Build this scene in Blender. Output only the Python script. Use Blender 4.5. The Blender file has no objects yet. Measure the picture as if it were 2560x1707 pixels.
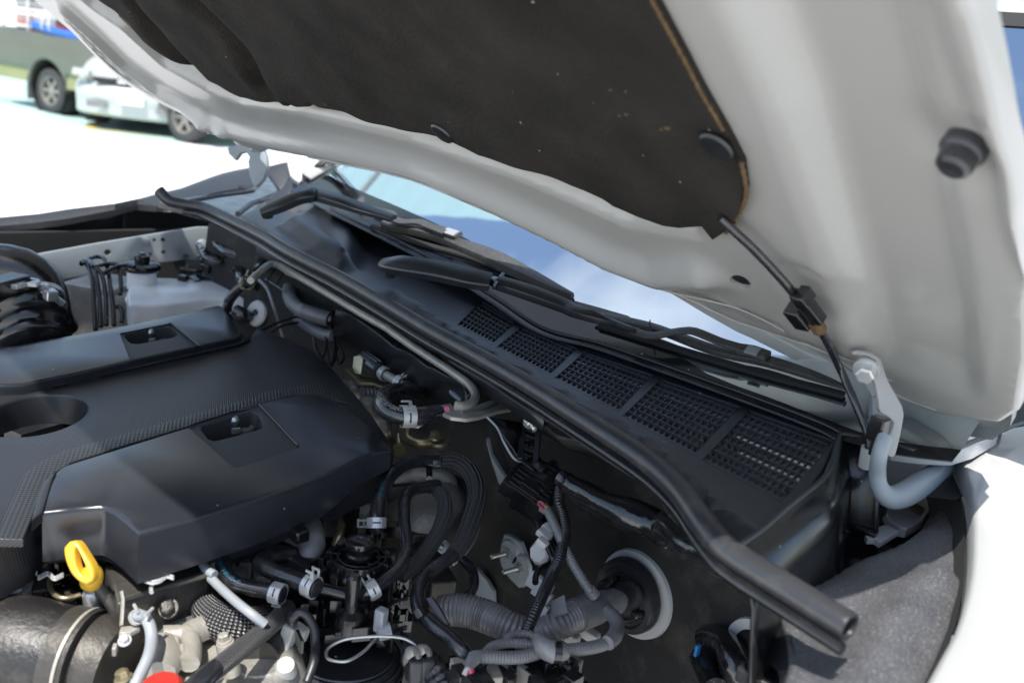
import bpy, math, random
import numpy as np
from mathutils import Vector, Matrix
from mathutils.geometry import delaunay_2d_cdt
random.seed(7)
scene = bpy.context.scene
COL = scene.collection
# ------------------------------------------------------------------ camera
F = 2400.; CX, CY = 1280., 853.5
pitch, roll, yaw = math.radians(16.2), math.radians(7.5), math.radians(43.8)
CAM = np.array([0., 0., 1.6])
_fh = np.array([math.cos(yaw), -math.sin(yaw), 0.]); _up = np.array([0., 0., 1.])
_rt = np.cross(_fh, _up)
FW = _fh*math.cos(pitch) - _up*math.sin(pitch)
_u0 = np.cross(_rt, FW)
RT = _rt*math.cos(roll) + _u0*math.sin(roll)
UP = -_rt*math.sin(roll) + _u0*math.cos(roll)
cd = bpy.data.cameras.new('camera'); cam = bpy.data.objects.new('camera', cd); COL.objects.link(cam)
cam.matrix_world = Matrix(((RT[0], UP[0], -FW[0], CAM[0]), (RT[1], UP[1], -FW[1], CAM[1]),
                           (RT[2], UP[2], -FW[2], CAM[2]), (0, 0, 0, 1)))
cd.sensor_width = 36; cd.lens = F/2560*36; cd.clip_start = .02; cd.clip_end = 800
cd.dof.use_dof = True; cd.dof.focus_distance = .98; cd.dof.aperture_fstop = 6.3
scene.camera = cam
# ------------------------------------------------------------------ sky, sun, exposure
SUN = Vector((-.20, .45, 1.)).normalized()
w = bpy.data.worlds.new('World'); scene.world = w; w.use_nodes = True
nt = w.node_tree; nt.nodes.clear()
def N(t, typ, **k):
    n = t.nodes.new(typ)
    for a, b in k.items(): setattr(n, a, b)
    return n
out = N(nt, 'ShaderNodeOutputWorld'); bg = N(nt, 'ShaderNodeBackground'); bg.inputs[1].default_value = .135
sky = N(nt, 'ShaderNodeTexSky', sky_type='NISHITA', sun_disc=False)
sky.sun_elevation = math.asin(SUN.z); sky.sun_rotation = math.atan2(SUN.x, SUN.y)
sky.air_density = 1.0; sky.dust_density = 1.2
tc = N(nt, 'ShaderNodeTexCoord'); sp = N(nt, 'ShaderNodeSeparateXYZ'); nt.links.new(tc.outputs[0], sp.inputs[0])
mx = N(nt, 'ShaderNodeMath', operation='MAXIMUM'); mx.inputs[1].default_value = .08; nt.links.new(sp.outputs[2], mx.inputs[0])
dv = N(nt, 'ShaderNodeVectorMath', operation='DIVIDE'); cb = N(nt, 'ShaderNodeCombineXYZ')
for i in range(3): nt.links.new(mx.outputs[0], cb.inputs[i])
nt.links.new(tc.outputs[0], dv.inputs[0]); nt.links.new(cb.outputs[0], dv.inputs[1])
nz = N(nt, 'ShaderNodeTexNoise'); nz.inputs['Scale'].default_value = 2.6; nz.inputs['Detail'].default_value = 9
nz.inputs['Roughness'].default_value = .5; nt.links.new(dv.outputs[0], nz.inputs['Vector'])
cr = N(nt, 'ShaderNodeValToRGB'); cr.color_ramp.elements[0].position = .54; cr.color_ramp.elements[1].position = .80; cr.color_ramp.elements[1].color = (.78, .78, .78, 1)
ds = N(nt, 'ShaderNodeVectorMath', operation='DISTANCE'); ds.inputs[1].default_value = (.62, -.12, 1); nt.links.new(dv.outputs[0], ds.inputs[0])
dm = N(nt, 'ShaderNodeMapRange', interpolation_type='SMOOTHSTEP'); dm.inputs['From Min'].default_value = .05; dm.inputs['From Max'].default_value = .55
dm.inputs['To Min'].default_value = .17; dm.inputs['To Max'].default_value = 0; nt.links.new(ds.outputs['Value'], dm.inputs[0])
ad_ = N(nt, 'ShaderNodeMath', operation='ADD'); nt.links.new(nz.outputs[0], ad_.inputs[0]); nt.links.new(dm.outputs[0], ad_.inputs[1])
nt.links.new(ad_.outputs[0], cr.inputs[0])
mixw = N(nt, 'ShaderNodeMix', data_type='RGBA'); nt.links.new(cr.outputs[0], mixw.inputs['Factor'])
nt.links.new(sky.outputs[0], mixw.inputs[6]); mixw.inputs[7].default_value = (5.4, 5.6, 5.9, 1)
nt.links.new(mixw.outputs[2], bg.inputs[0]); nt.links.new(bg.outputs[0], out.inputs[0])
sl = bpy.data.lights.new('sun', 'SUN'); sl.energy = 4.2; sl.angle = math.radians(.5); sl.color = (1, .96, .9)
so = bpy.data.objects.new('sun', sl); COL.objects.link(so); so.rotation_euler = SUN.to_track_quat('Z', 'Y').to_euler()
so.location = (0, 2, 6)
scene.view_settings.view_transform = 'Standard'; scene.view_settings.look = 'None'
scene.view_settings.exposure = 0.68; scene.view_settings.gamma = 1
scene.render.engine = 'CYCLES'
scene.cycles.max_bounces = 8; scene.cycles.diffuse_bounces = 4; scene.cycles.glossy_bounces = 4
scene.render.resolution_x = 1024; scene.render.resolution_y = 682

# ------------------------------------------------------------------ measuring helpers
def ray(x, y):
    d = FW*F + RT*(x-CX) - UP*(y-CY); return d/np.linalg.norm(d)
class Plane:
    """a plane in the car, with 2-D coordinates u,v on it and height h along its normal"""
    def __init__(s, p0, n, u=None):
        s.p = np.array(p0, float); s.n = np.array(n, float); s.n /= np.linalg.norm(s.n)
        if u is None: u = (1, 0, 0) if abs(s.n[0]) < .9 else (0, 1, 0)
        u = np.array(u, float); u -= s.n*(u@s.n); s.u = u/np.linalg.norm(u); s.v = np.cross(s.n, s.u)
    def px(s, x, y):
        d = ray(x, y); q = CAM + d*((s.p-CAM)@s.n)/(d@s.n) - s.p
        return (float(q@s.u), float(q@s.v))
    def at(s, u, v, h=0.): return s.p + s.u*u + s.v*v + s.n*h
    def p3(s, x, y, h=0.):
        d = ray(x, y); return CAM + d*((s.p+s.n*h-CAM)@s.n)/(d@s.n)
def Z(z): return Plane((0, 0, z), (0, 0, 1))
def P(x, y, z): return Z(z).p3(x, y)
def crop(ox, oy, s):
    f = lambda x, y, z: P(ox+x/s, oy+y/s, z)
    f.s = lambda x, y: (ox+x/s, oy+y/s)
    return f
c1 = crop(0, 0, 2.8); c2 = crop(0, 400, 2.613); c3 = crop(0, 900, 3.136); c4 = crop(0, 1250, 3.431)
c5 = crop(500, 1100, 2.583); c6 = crop(1000, 1000, 2.217); c7 = crop(1600, 1000, 2.218); c8 = crop(500, 550, 2.614)
d1 = crop(500, 300, 3.485); d2 = crop(900, 550, 3.485); d3 = crop(1300, 700, 2.614); d4 = crop(1900, 800, 3.136)
d5 = crop(1700, 0, 2.413); d7 = crop(900, 150, 2.352); d8 = crop(1700, 450, 2.412)

# ------------------------------------------------------------------ materials
MATS = {}
def mat(name, col, rough=.5, metal=0., bump=0., bscale=300., var=0., vscale=20., coat=0., spec=.75, dust=0., dcol=(.32, .3, .27),
        dscale=60., sss=0., aniso=None, kind=None, rvar=0., specks=0.):
    m = bpy.data.materials.new(name); m.use_nodes = True; t = m.node_tree; b = t.nodes['Principled BSDF']
    b.inputs['Base Color'].default_value = (*col, 1); b.inputs['Roughness'].default_value = rough
    b.inputs['Metallic'].default_value = metal; b.inputs['Coat Weight'].default_value = coat
    b.inputs['Coat Roughness'].default_value = .08; b.inputs['Specular IOR Level'].default_value = spec
    if sss:
        b.inputs['Subsurface Weight'].default_value = sss; b.inputs['Subsurface Radius'].default_value = (.01, .01, .01)
        b.inputs['Subsurface Scale'].default_value = 1
    co = N(t, 'ShaderNodeTexCoord')
    colout = None
    if var:
        n1 = N(t, 'ShaderNodeTexNoise'); n1.inputs['Scale'].default_value = vscale; n1.inputs['Detail'].default_value = 6
        t.links.new(co.outputs['Object'], n1.inputs['Vector'])
        mr = N(t, 'ShaderNodeMapRange'); mr.inputs['From Min'].default_value = .3; mr.inputs['From Max'].default_value = .7
        mr.inputs['To Min'].default_value = 1-var; mr.inputs['To Max'].default_value = 1+var
        t.links.new(n1.outputs[0], mr.inputs[0])
        vm = N(t, 'ShaderNodeVectorMath', operation='SCALE'); vm.inputs[0].default_value = col
        t.links.new(mr.outputs[0], vm.inputs['Scale']); colout = vm.outputs[0]
        if rvar:
            m2 = N(t, 'ShaderNodeMapRange'); m2.inputs['From Min'].default_value = .3; m2.inputs['From Max'].default_value = .7
            m2.inputs['To Min'].default_value = max(.05, rough-rvar); m2.inputs['To Max'].default_value = min(1, rough+rvar)
            t.links.new(n1.outputs[0], m2.inputs[0]); t.links.new(m2.outputs[0], b.inputs['Roughness'])
    if dust:
        n2 = N(t, 'ShaderNodeTexNoise'); n2.inputs['Scale'].default_value = dscale; n2.inputs['Detail'].default_value = 8
        n2.inputs['Roughness'].default_value = .65
        t.links.new(co.outputs['Object'], n2.inputs['Vector'])
        r2 = N(t, 'ShaderNodeMapRange'); r2.inputs['From Min'].default_value = .52; r2.inputs['From Max'].default_value = .75
        r2.inputs['To Max'].default_value = dust; t.links.new(n2.outputs[0], r2.inputs[0])
        mm = N(t, 'ShaderNodeMix', data_type='RGBA'); t.links.new(r2.outputs[0], mm.inputs['Factor'])
        if colout: t.links.new(colout, mm.inputs[6])
        else: mm.inputs[6].default_value = (*col, 1)
        mm.inputs[7].default_value = (*dcol, 1); colout = mm.outputs[2]
    if specks:
        vo = N(t, 'ShaderNodeTexVoronoi'); vo.inputs['Scale'].default_value = specks; t.links.new(co.outputs['Object'], vo.inputs['Vector'])
        l1 = N(t, 'ShaderNodeMath', operation='LESS_THAN'); l1.inputs[1].default_value = .05; t.links.new(vo.outputs['Distance'], l1.inputs[0])
        sc = N(t, 'ShaderNodeSeparateColor'); t.links.new(vo.outputs['Color'], sc.inputs[0])
        l2 = N(t, 'ShaderNodeMath', operation='GREATER_THAN'); l2.inputs[1].default_value = .72; t.links.new(sc.outputs[0], l2.inputs[0])
        l3 = N(t, 'ShaderNodeMath', operation='MULTIPLY'); t.links.new(l1.outputs[0], l3.inputs[0]); t.links.new(l2.outputs[0], l3.inputs[1])
        mm = N(t, 'ShaderNodeMix', data_type='RGBA'); t.links.new(l3.outputs[0], mm.inputs['Factor'])
        if colout: t.links.new(colout, mm.inputs[6])
        else: mm.inputs[6].default_value = (*col, 1)
        mm.inputs[7].default_value = (.45, .43, .40, 1); colout = mm.outputs[2]
    if colout: t.links.new(colout, b.inputs['Base Color'])
    h = None
    def math_(op, a, bb=None):
        q = N(t, 'ShaderNodeMath', operation=op)
        for i, s_ in enumerate((a, bb)):
            if s_ is None: continue
            if isinstance(s_, (int, float)): q.inputs[i].default_value = s_
            else: t.links.new(s_, q.inputs[i])
        return q.outputs[0]
    if kind in ('dots', 'braid', 'wrap'):
        sx = N(t, 'ShaderNodeSeparateXYZ'); t.links.new(co.outputs['Object' if kind == 'dots' else 'UV'], sx.inputs[0])
        X, Y = sx.outputs[0], sx.outputs[1]
        if kind == 'dots':
            X = math_('ADD', X, math_('MULTIPLY', sx.outputs[2], .7)); Y = math_('ADD', Y, sx.outputs[2])
            k = 2*math.pi/aniso
            h = math_('MULTIPLY', math_('SINE', math_('MULTIPLY', math_('ADD', X, math_('MULTIPLY', Y, .35)), k)), math_('SINE', math_('MULTIPLY', math_('SUBTRACT', Y, math_('MULTIPLY', X, .35)), k)))
        elif kind == 'braid':      # u: angle 0..1, v: metres along the sleeve
            a = math_('MULTIPLY', X, 2*math.pi*8); bb = math_('MULTIPLY', Y, 2*math.pi/.0042)
            s1 = math_('SINE', math_('ADD', a, bb)); s2 = math_('SINE', math_('SUBTRACT', a, bb))
            h = math_('MULTIPLY', s1, s2)
            fac = math_('MAXIMUM', h, 0.)
            mm = N(t, 'ShaderNodeMix', data_type='RGBA'); t.links.new(fac, mm.inputs['Factor'])
            mm.inputs[6].default_value = (.008, .008, .009, 1); mm.inputs[7].default_value = (.30, .30, .305, 1)
            t.links.new(mm.outputs[2], b.inputs['Base Color'])
        else:
            a = math_('MULTIPLY', X, 2*math.pi); bb = math_('MULTIPLY', Y, 2*math.pi/.03)
            h = math_('SINE', math_('ADD', math_('MULTIPLY', a, 1), bb))
        bp = N(t, 'ShaderNodeBump'); bp.inputs['Strength'].default_value = bump; bp.inputs['Distance'].default_value = bscale
        t.links.new(h, bp.inputs['Height']); t.links.new(bp.outputs[0], b.inputs['Normal'])
    elif bump:
        n3 = N(t, 'ShaderNodeTexNoise'); n3.inputs['Scale'].default_value = bscale; n3.inputs['Detail'].default_value = 4
        t.links.new(co.outputs['Object'], n3.inputs['Vector'])
        bp = N(t, 'ShaderNodeBump'); bp.inputs['Strength'].default_value = bump; bp.inputs['Distance'].default_value = .002
        t.links.new(n3.outputs[0], bp.inputs['Height']); t.links.new(bp.outputs[0], b.inputs['Normal'])
    MATS[name] = m; return m
mat('white_paint', (.50, .51, .50), .38, coat=.6, var=.02, vscale=6)
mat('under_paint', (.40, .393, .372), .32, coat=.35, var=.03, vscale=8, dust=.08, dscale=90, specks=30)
mat('bay_paint', (.30, .34, .365), .42, var=.06, vscale=15, dust=.15, dscale=40)
mat('felt', (.024, .0215, .019), .92, bump=1., bscale=300, var=.4, vscale=11, dust=.2, dcol=(.09, .075, .055), dscale=18, spec=.2, specks=55)
mat('foam_edge', (.11, .062, .02), .85, var=.3, vscale=120, bump=.5, bscale=300)
mat('firewall_mat', (.021, .020, .019), .7, bump=.3, bscale=160, var=.2, vscale=12, dust=.12, dscale=26, spec=.35, specks=55)
mat('black_plastic', (.014, .015, .018), .36, bump=.1, bscale=900, var=.12, vscale=20, dust=.05, rvar=.06, specks=55)
mat('gloss_plastic', (.009, .009, .010), .2, bump=.03, bscale=200, var=.1, vscale=30, dust=.05, rvar=.08, specks=55)
mat('cowl_plastic', (.028, .031, .038), .36, bump=.08, bscale=1300, var=.08, vscale=10, dust=.04, specks=55)
mat('trim_plastic', (.018, .019, .022), .5, bump=.1, bscale=900, var=.1, vscale=12, dust=.05)
mat('cover_plate', (.024, .026, .032), .24, bump=.02, bscale=1200, var=.05, vscale=9, specks=55)
mat('cover_grain', (.030, .031, .034), .55, bump=.5, bscale=1500)
mat('cover_dots', (.022, .023, .028), .34, bump=.26, bscale=.0005, kind='dots', aniso=.0034)
mat('cover_dots_coarse', (.026, .026, .028), .34, bump=.4, bscale=.0009, kind='dots', aniso=.0056)
mat('seal_rubber', (.028, .029, .033), .31, bump=.12, bscale=500, var=.1, vscale=25, dust=.12)
mat('turbo_rubber', (.013, .012, .012), .5, bump=.35, bscale=260, var=.3, vscale=18, dust=.45, dcol=(.16, .14, .12), dscale=22, rvar=.1)
mat('hose_rubber', (.018, .019, .023), .25, coat=.5, bump=.16, bscale=330, var=.15, vscale=40, dust=.10, rvar=.08)
mat('braid', (.02, .02, .02), .34, bump=.8, bscale=.0012, kind='braid')
mat('convolute', (.19, .19, .195), .38, bump=.1, bscale=200, var=.12, vscale=40, dust=.12)
mat('convolute_black', (.012, .012, .013), .3, var=.1, vscale=40, dust=.1)
mat('tape', (.22, .22, .225), .42, bump=.7, bscale=110, var=.12, vscale=50, dust=.12)
mat('vinyl', (.012, .012, .013), .17, coat=.6, bump=1.0, bscale=55, var=.1, vscale=40, dust=.14, dscale=30)
mat('zinc', (.55, .57, .56), .34, metal=.85, bump=.1, bscale=300, var=.12, vscale=70)
mat('clamp_zinc', (.62, .63, .62), .36, metal=.45, var=.1, vscale=80)
mat('pipe_steel', (.42, .40, .35), .34, metal=.3, bump=.12, bscale=400, var=.15, vscale=60)
mat('yellow_zinc', (.42, .36, .22), .35, metal=.8, var=.2, vscale=50)
mat('cast_alloy', (.40, .39, .36), .5, metal=.55, bump=.5, bscale=220, var=.3, vscale=24, dust=.5, dcol=(.16, .11, .07), dscale=30)
mat('pale_alloy', (.42, .40, .35), .5, metal=.35, bump=.4, bscale=160, var=.15, vscale=20, dust=.45, dcol=(.36, .28, .17), dscale=35)
mat('dark_steel', (.075, .07, .062), .5, metal=.5, bump=.4, bscale=200, var=.3, vscale=30, dust=.35, dcol=(.13, .10, .07))
mat('reservoir', (1., 1., .98), .22, sss=.08, var=.04, vscale=30)
mat('white_nylon', (.55, .545, .51), .45, var=.06, vscale=60)
mat('grey_tube', (.30, .32, .34), .38, var=.08, vscale=40)
mat('dipstick_yellow', (.78, .45, .03), .35, var=.06, vscale=60, coat=.3)
mat('red_plastic', (.45, .03, .02), .4, var=.1)
mat('amber', (.75, .38, .03), .4)
mat('wire_red', (.5, .02, .06), .4); mat('wire_yellow', (.7, .45, .03), .4); mat('wire_blue', (.02, .2, .5), .4); mat('wire_pink', (.75, .2, .35), .4)
mat('print_blue', (.03, .28, .42), .5); mat('print_white', (.4, .38, .36), .5)
mat('apron', (.070, .071, .076), .5, bump=.4, bscale=800, var=.3, vscale=22, dust=.75, dcol=(.38, .38, .39), dscale=560)
mat('frit_black', (.008, .009, .011), .12, spec=.6, specks=55, var=.1)
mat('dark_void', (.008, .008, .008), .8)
mat('wiper_black', (.016, .017, .02), .33, bump=.05, bscale=800, var=.1, vscale=25)
mat('wiper_dusty', (.05, .048, .047), .45, bump=.05, bscale=800, var=.2, vscale=25, dust=.2, dscale=200)
mat('rust', (.30, .12, .03), .8, bump=.5)
mat('pickup_paint', (.105, .112, .085), .35, coat=.3, var=.1, vscale=2)
mat('pickup_reflection', (.27, .28, .13), .4, var=.1, vscale=2)  # yellow-green reflection along the bottom, painted into the colour
mat('tyre', (.035, .035, .037), .8)
mat('alloy_rim', (.33, .31, .29), .4, metal=.6)
mat('rim_gap', (.015, .015, .015), .7)
mat('sedan_white', (.46, .50, .49), .3, coat=.6)
mat('plate_white', (.85, .85, .83), .4)
mat('chrome', (.7, .7, .72), .15, metal=1)
mat('load_blue', (.02, .13, .55), .5); mat('load_green', (.02, .35, .2), .5); mat('load_red', (.5, .06, .04), .5)
mat('load_white', (.7, .7, .7), .5); mat('load_grey', (.2, .2, .21), .6)
mat('line_yellow', (.62, .48, .12), .7, var=.12, vscale=3)
mat('green_paint', (.42, .61, .55), .6, var=.12, vscale=.8, dust=.25, dcol=(.5, .55, .5), dscale=.7)
mat('concrete', (.70, .70, .67), .75, var=.08, vscale=.7, bump=.2, bscale=9)
mat('reflection_sheet', (.40, .62, .66), .5, var=.04, vscale=1)  # sheet of the added overhead strip that the windscreen mirrors
mat('interior', (.02, .02, .022), .7)
mat('headlamp', (.45, .47, .45), .1, coat=1)
mat('sticker', (.25, .25, .24), .5, var=.1)
# windscreen: metallic tint film, mirror plus see-through
t = MATS['reflection_sheet'].node_tree; b_ = t.nodes['Principled BSDF']; tl = N(t, 'ShaderNodeBsdfTranslucent'); tl.inputs[0].default_value = (.24, .33, .35, 1)
mq = N(t, 'ShaderNodeMixShader'); mq.inputs[0].default_value = .75; t.links.new(b_.outputs[0], mq.inputs[1]); t.links.new(tl.outputs[0], mq.inputs[2]); t.links.new(mq.outputs[0], t.nodes['Material Output'].inputs[0])
g = bpy.data.materials.new('windscreen_glass'); g.use_nodes = True; t = g.node_tree; t.nodes.clear()
o_ = N(t, 'ShaderNodeOutputMaterial'); gl = N(t, 'ShaderNodeBsdfGlossy'); gl.inputs['Roughness'].default_value = .03
gl.inputs['Color'].default_value = (.80, .88, .92, 1)
tr = N(t, 'ShaderNodeBsdfTransparent'); tr.inputs['Color'].default_value = (.35, .42, .45, 1)
lw = N(t, 'ShaderNodeFresnel'); lw.inputs['IOR'].default_value = 1.5
mr = N(t, 'ShaderNodeMapRange'); mr.inputs['From Min'].default_value = .04; mr.inputs['To Min'].default_value = .22; mr.inputs['To Max'].default_value = 1
t.links.new(lw.outputs[0], mr.inputs[0])
ms = N(t, 'ShaderNodeMixShader'); t.links.new(mr.outputs[0], ms.inputs[0]); t.links.new(tr.outputs[0], ms.inputs[1]); t.links.new(gl.outputs[0], ms.inputs[2])
df = N(t, 'ShaderNodeBsdfDiffuse'); df.inputs['Color'].default_value = (.35, .38, .4, 1)
co = N(t, 'ShaderNodeTexCoord'); nn = N(t, 'ShaderNodeTexNoise'); nn.inputs['Scale'].default_value = 260; nn.inputs['Detail'].default_value = 3
t.links.new(co.outputs['Object'], nn.inputs['Vector'])
m3 = N(t, 'ShaderNodeMapRange'); m3.inputs['From Min'].default_value = .70; m3.inputs['From Max'].default_value = .78; m3.inputs['To Min'].default_value = .02; m3.inputs['To Max'].default_value = .6
t.links.new(nn.outputs[0], m3.inputs[0])
ms2 = N(t, 'ShaderNodeMixShader'); t.links.new(m3.outputs[0], ms2.inputs[0]); t.links.new(ms.outputs[0], ms2.inputs[1]); t.links.new(df.outputs[0], ms2.inputs[2])
t.links.new(ms2.outputs[0], o_.inputs[0]); MATS['windscreen_glass'] = g

# ------------------------------------------------------------------ mesh helpers
WC = {}
def empty(name, loc, label, cat, group=None):
    o = bpy.data.objects.new(name, None); COL.objects.link(o); o.location = loc; o.empty_display_size = .1
    o['label'] = label; o['category'] = cat
    if group: o['group'] = group
    WC[o.name] = Vector(loc); return o
def mk(name, V, Fc, m, parent=None, smooth=True, sharp=38, uv=None, label=None, kind=None, cat=None, group=None):
    V = np.array([tuple(v) for v in V], float)
    c = (V.min(0)+V.max(0))/2
    me = bpy.data.meshes.new(name); me.from_pydata((V-c).tolist(), [], Fc); me.validate()
    if uv is not None and len(me.loops):
        l = me.uv_layers.new(name='UVMap')
        for lp in me.loops: l.data[lp.index].uv = uv[lp.vertex_index]
    me.materials.append(MATS[m])
    if smooth:
        me.polygons.foreach_set('use_smooth', [True]*len(me.polygons))
        if sharp: me.set_sharp_from_angle(angle=math.radians(sharp))
    o = bpy.data.objects.new(name, me); COL.objects.link(o); o.location = c
    WC[o.name] = Vector(c)
    if parent is not None:
        o.parent = parent; o.matrix_parent_inverse = Matrix.Translation(-WC[parent.name])
    if label: o['label'] = label
    if kind: o['kind'] = kind
    if cat: o['category'] = cat
    if group: o['group'] = group
    return o
class MB:
    def __init__(s): s.V = []; s.F = []
    def add(s, V, Fc):
        k = len(s.V); s.V += [tuple(v) for v in V]; s.F += [tuple(i+k for i in f) for f in Fc]; return s
    def box(s, c, sz, ax=None):
        """ax: 3 axes (rows)"""
        A = np.eye(3) if ax is None else np.array(ax); c = np.array(c, float); s.b = min(getattr(s, 'b', 1), *sz)
        V = [c + A[0]*sx*sz[0]/2 + A[1]*sy*sz[1]/2 + A[2]*sz_*sz[2]/2 for sx in (-1, 1) for sy in (-1, 1) for sz_ in (-1, 1)]
        return s.add(V, [(0, 1, 3, 2), (4, 6, 7, 5), (0, 4, 5, 1), (2, 3, 7, 6), (0, 2, 6, 4), (1, 5, 7, 3)])
    def tube(s, pts, r, n=10, step=None, cap=True): V, Fc, _ = tube_geo(pts, r, n, step, cap=cap); return s.add(V, Fc)
    def lathe(s, prof, c, ax=(0, 0, 1), n=28): V, Fc = lathe_geo(prof, c, ax, n); return s.add(V, Fc)
    def build(s, name, m, parent=None, **k):
        o = mk(name, s.V, s.F, m, parent, **k)
        if getattr(s, 'b', 0):
            md = o.modifiers.new('edges', 'BEVEL'); md.width = min(s.b*.16, .0022); md.segments = 2; md.limit_method = 'ANGLE'; md.angle_limit = .9; md.harden_normals = False
        return o
def frame(ax):
    a = np.array(ax, float); a /= np.linalg.norm(a)
    h = np.array([0, 0, 1.]) if abs(a[2]) < .9 else np.array([1., 0, 0])
    u = np.cross(h, a); u /= np.linalg.norm(u); return u, np.cross(a, u), a
def lathe_geo(prof, c, ax=(0, 0, 1), n=28):
    u, v, a = frame(ax); c = np.array(c, float); V = []; Fc = []
    for (r, h) in prof:
        for i in range(n):
            t_ = 2*math.pi*i/n; V.append(c + a*h + (u*math.cos(t_)+v*math.sin(t_))*max(r, 1e-5))
    for j in range(len(prof)-1):
        for i in range(n):
            k = (i+1) % n; Fc.append((j*n+i, j*n+k, (j+1)*n+k, (j+1)*n+i))
    return V, Fc
def lathe(name, prof, c, ax, m, parent=None, n=28, **k):
    V, Fc = lathe_geo(prof, c, ax, n); return mk(name, V, Fc, m, parent, **k)
def spline(pts, step):
    """Catmull-Rom through pts; returns samples about `step` apart"""
    p = [np.array(q, float) for q in pts]
    if len(p) == 2: p = [p[0], (p[0]+p[1])/2, p[1]]
    p = [2*p[0]-p[1]] + p + [2*p[-1]-p[-2]]
    out_ = []
    for i in range(1, len(p)-2):
        L = np.linalg.norm(p[i+1]-p[i]); n = max(2, int(L/step)+1)
        for k in range(n):
            t_ = k/n; a, b, c, d = p[i-1], p[i], p[i+1], p[i+2]
            out_.append(.5*((2*b)+(c-a)*t_+(2*a-5*b+4*c-d)*t_**2+(-a+3*b-3*c+d)*t_**3))
    out_.append(p[-2]); return out_
def frames(S):
    T = [S[min(i+1, len(S)-1)]-S[max(i-1, 0)] for i in range(len(S))]
    T = [x/(np.linalg.norm(x)+1e-12) for x in T]
    u, v, _ = frame(T[0]); U = [u]
    for i in range(1, len(S)):
        u = U[-1]-T[i]*(U[-1]@T[i]); U.append(u/np.linalg.norm(u))
    return T, U, [np.cross(T[i], U[i]) for i in range(len(S))]
def tube_geo(pts, r, n=14, step=None, corr=None, cap=True, lump=0., flat=1., ribs=0):
    if np.isscalar(r): r0 = r; rr = None
    else: rr = list(r); r0 = max(rr)
    if corr:
        C = spline(pts, .002); st = corr/4
    else:
        st = step or r0*.55; C = spline(pts, st)
    C = np.array(C); d = np.r_[0, np.cumsum(np.linalg.norm(np.diff(C, axis=0), axis=1))]
    m = max(3, int(d[-1]/st)); sN = np.linspace(0, d[-1], m+1)
    S = [np.array([np.interp(x, d, C[:, k]) for k in range(3)]) for x in sN]
    T, U, W = frames(S); V = []; uv = []; ph = [random.random()*6 for _ in range(4)]
    for i, s_ in enumerate(S):
        f = sN[i]/d[-1]; ri = r0 if rr is None else np.interp(f, np.linspace(0, 1, len(rr)), rr)
        if corr: ri *= (1, 1.0, .86, .86)[i % 4]
        for j in range(n+0):
            a = 2*math.pi*j/n
            l = 1+lump*(math.sin(2*a+sN[i]/r0*1.1+ph[0])*.5+math.sin(3*a-sN[i]/r0*.8+ph[1])*.3+math.sin(sN[i]/r0*1.7+ph[2])*.4)
            V.append(s_ + (U[i]*math.cos(a)*flat+W[i]*math.sin(a))*ri*l*(1+.085*math.cos(ribs*a) if ribs else 1)); uv.append((abs(2*j/n-1), sN[i]))
    Fc = []
    for i in range(len(S)-1):
        for j in range(n):
            k = (j+1) % n; Fc.append((i*n+j, i*n+k, (i+1)*n+k, (i+1)*n+j))
    if cap:
        V += [S[0], S[-1]]; uv += [(0, 0), (0, 0)]; a = len(V)-2
        for j in range(n):
            k = (j+1) % n; Fc.append((a, k, j)); e = (len(S)-1)*n; Fc.append((a+1, e+j, e+k))
    return V, Fc, uv
def tube(name, pts, r, m, parent, n=16, step=None, corr=None, cap=True, lump=0., flat=1., ribs=0, **k):
    V, Fc, uv = tube_geo(pts, r, n, step, corr, cap, lump, flat, ribs)
    return mk(name, V, Fc, m, parent, uv=uv, sharp=(70 if corr else 50), **k)
def along(pts, f, step=.003):
    C = np.array(spline(pts, step)); d = np.r_[0, np.cumsum(np.linalg.norm(np.diff(C, axis=0), axis=1))]
    x = f*d[-1]; p = np.array([np.interp(x, d, C[:, k]) for k in range(3)])
    x2 = min(x+.004, d[-1]); x1 = max(x-.004, 0)
    q = np.array([np.interp(x2, d, C[:, k])-np.interp(x1, d, C[:, k]) for k in range(3)])
    return p, q/np.linalg.norm(q)
def clamp(pts, f, r, parent, m='clamp_zinc', wdt=.011, ang=0., ear=.016, name='hose_clamp'):
    """spring band clamp with two cut windows' worth of bands and a raised loop ear"""
    c, a = along(pts, f); u, v, _ = frame(a); b = MB()
    R = r+.0012
    for s_ in (-1, 1):
        w2 = wdt*.28; o_ = s_*wdt*.36
        b.lathe([(R, o_-w2), (R+.0011, o_-w2), (R+.0011, o_+w2), (R, o_+w2), (R, o_-w2)], c, a, 24)
    for k in range(4):
        t_ = ang+k*math.pi/2; d = u*math.cos(t_)+v*math.sin(t_); e = np.cross(a, d)
        b.box(c+d*(R+.0006), (.0012, .007, wdt), (d, e, a))
    d = u*math.cos(ang)+v*math.sin(ang); e = np.cross(a, d)
    for s_ in (-1, 1):
        b.box(c+d*(R+ear*.5)+e*.004*s_+a*s_*wdt*.3, (ear, .0014, .002), (d, e, a))
        b.box(c+d*(R+ear*.5)+e*.004*s_-a*wdt*.45, (ear, .0014, .002), (d, e, a))
        b.box(c+d*(R+ear)+e*.004*s_, (.002, .0014, wdt), (d, e, a))
    return b.build(name, m, parent, sharp=30)
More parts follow.
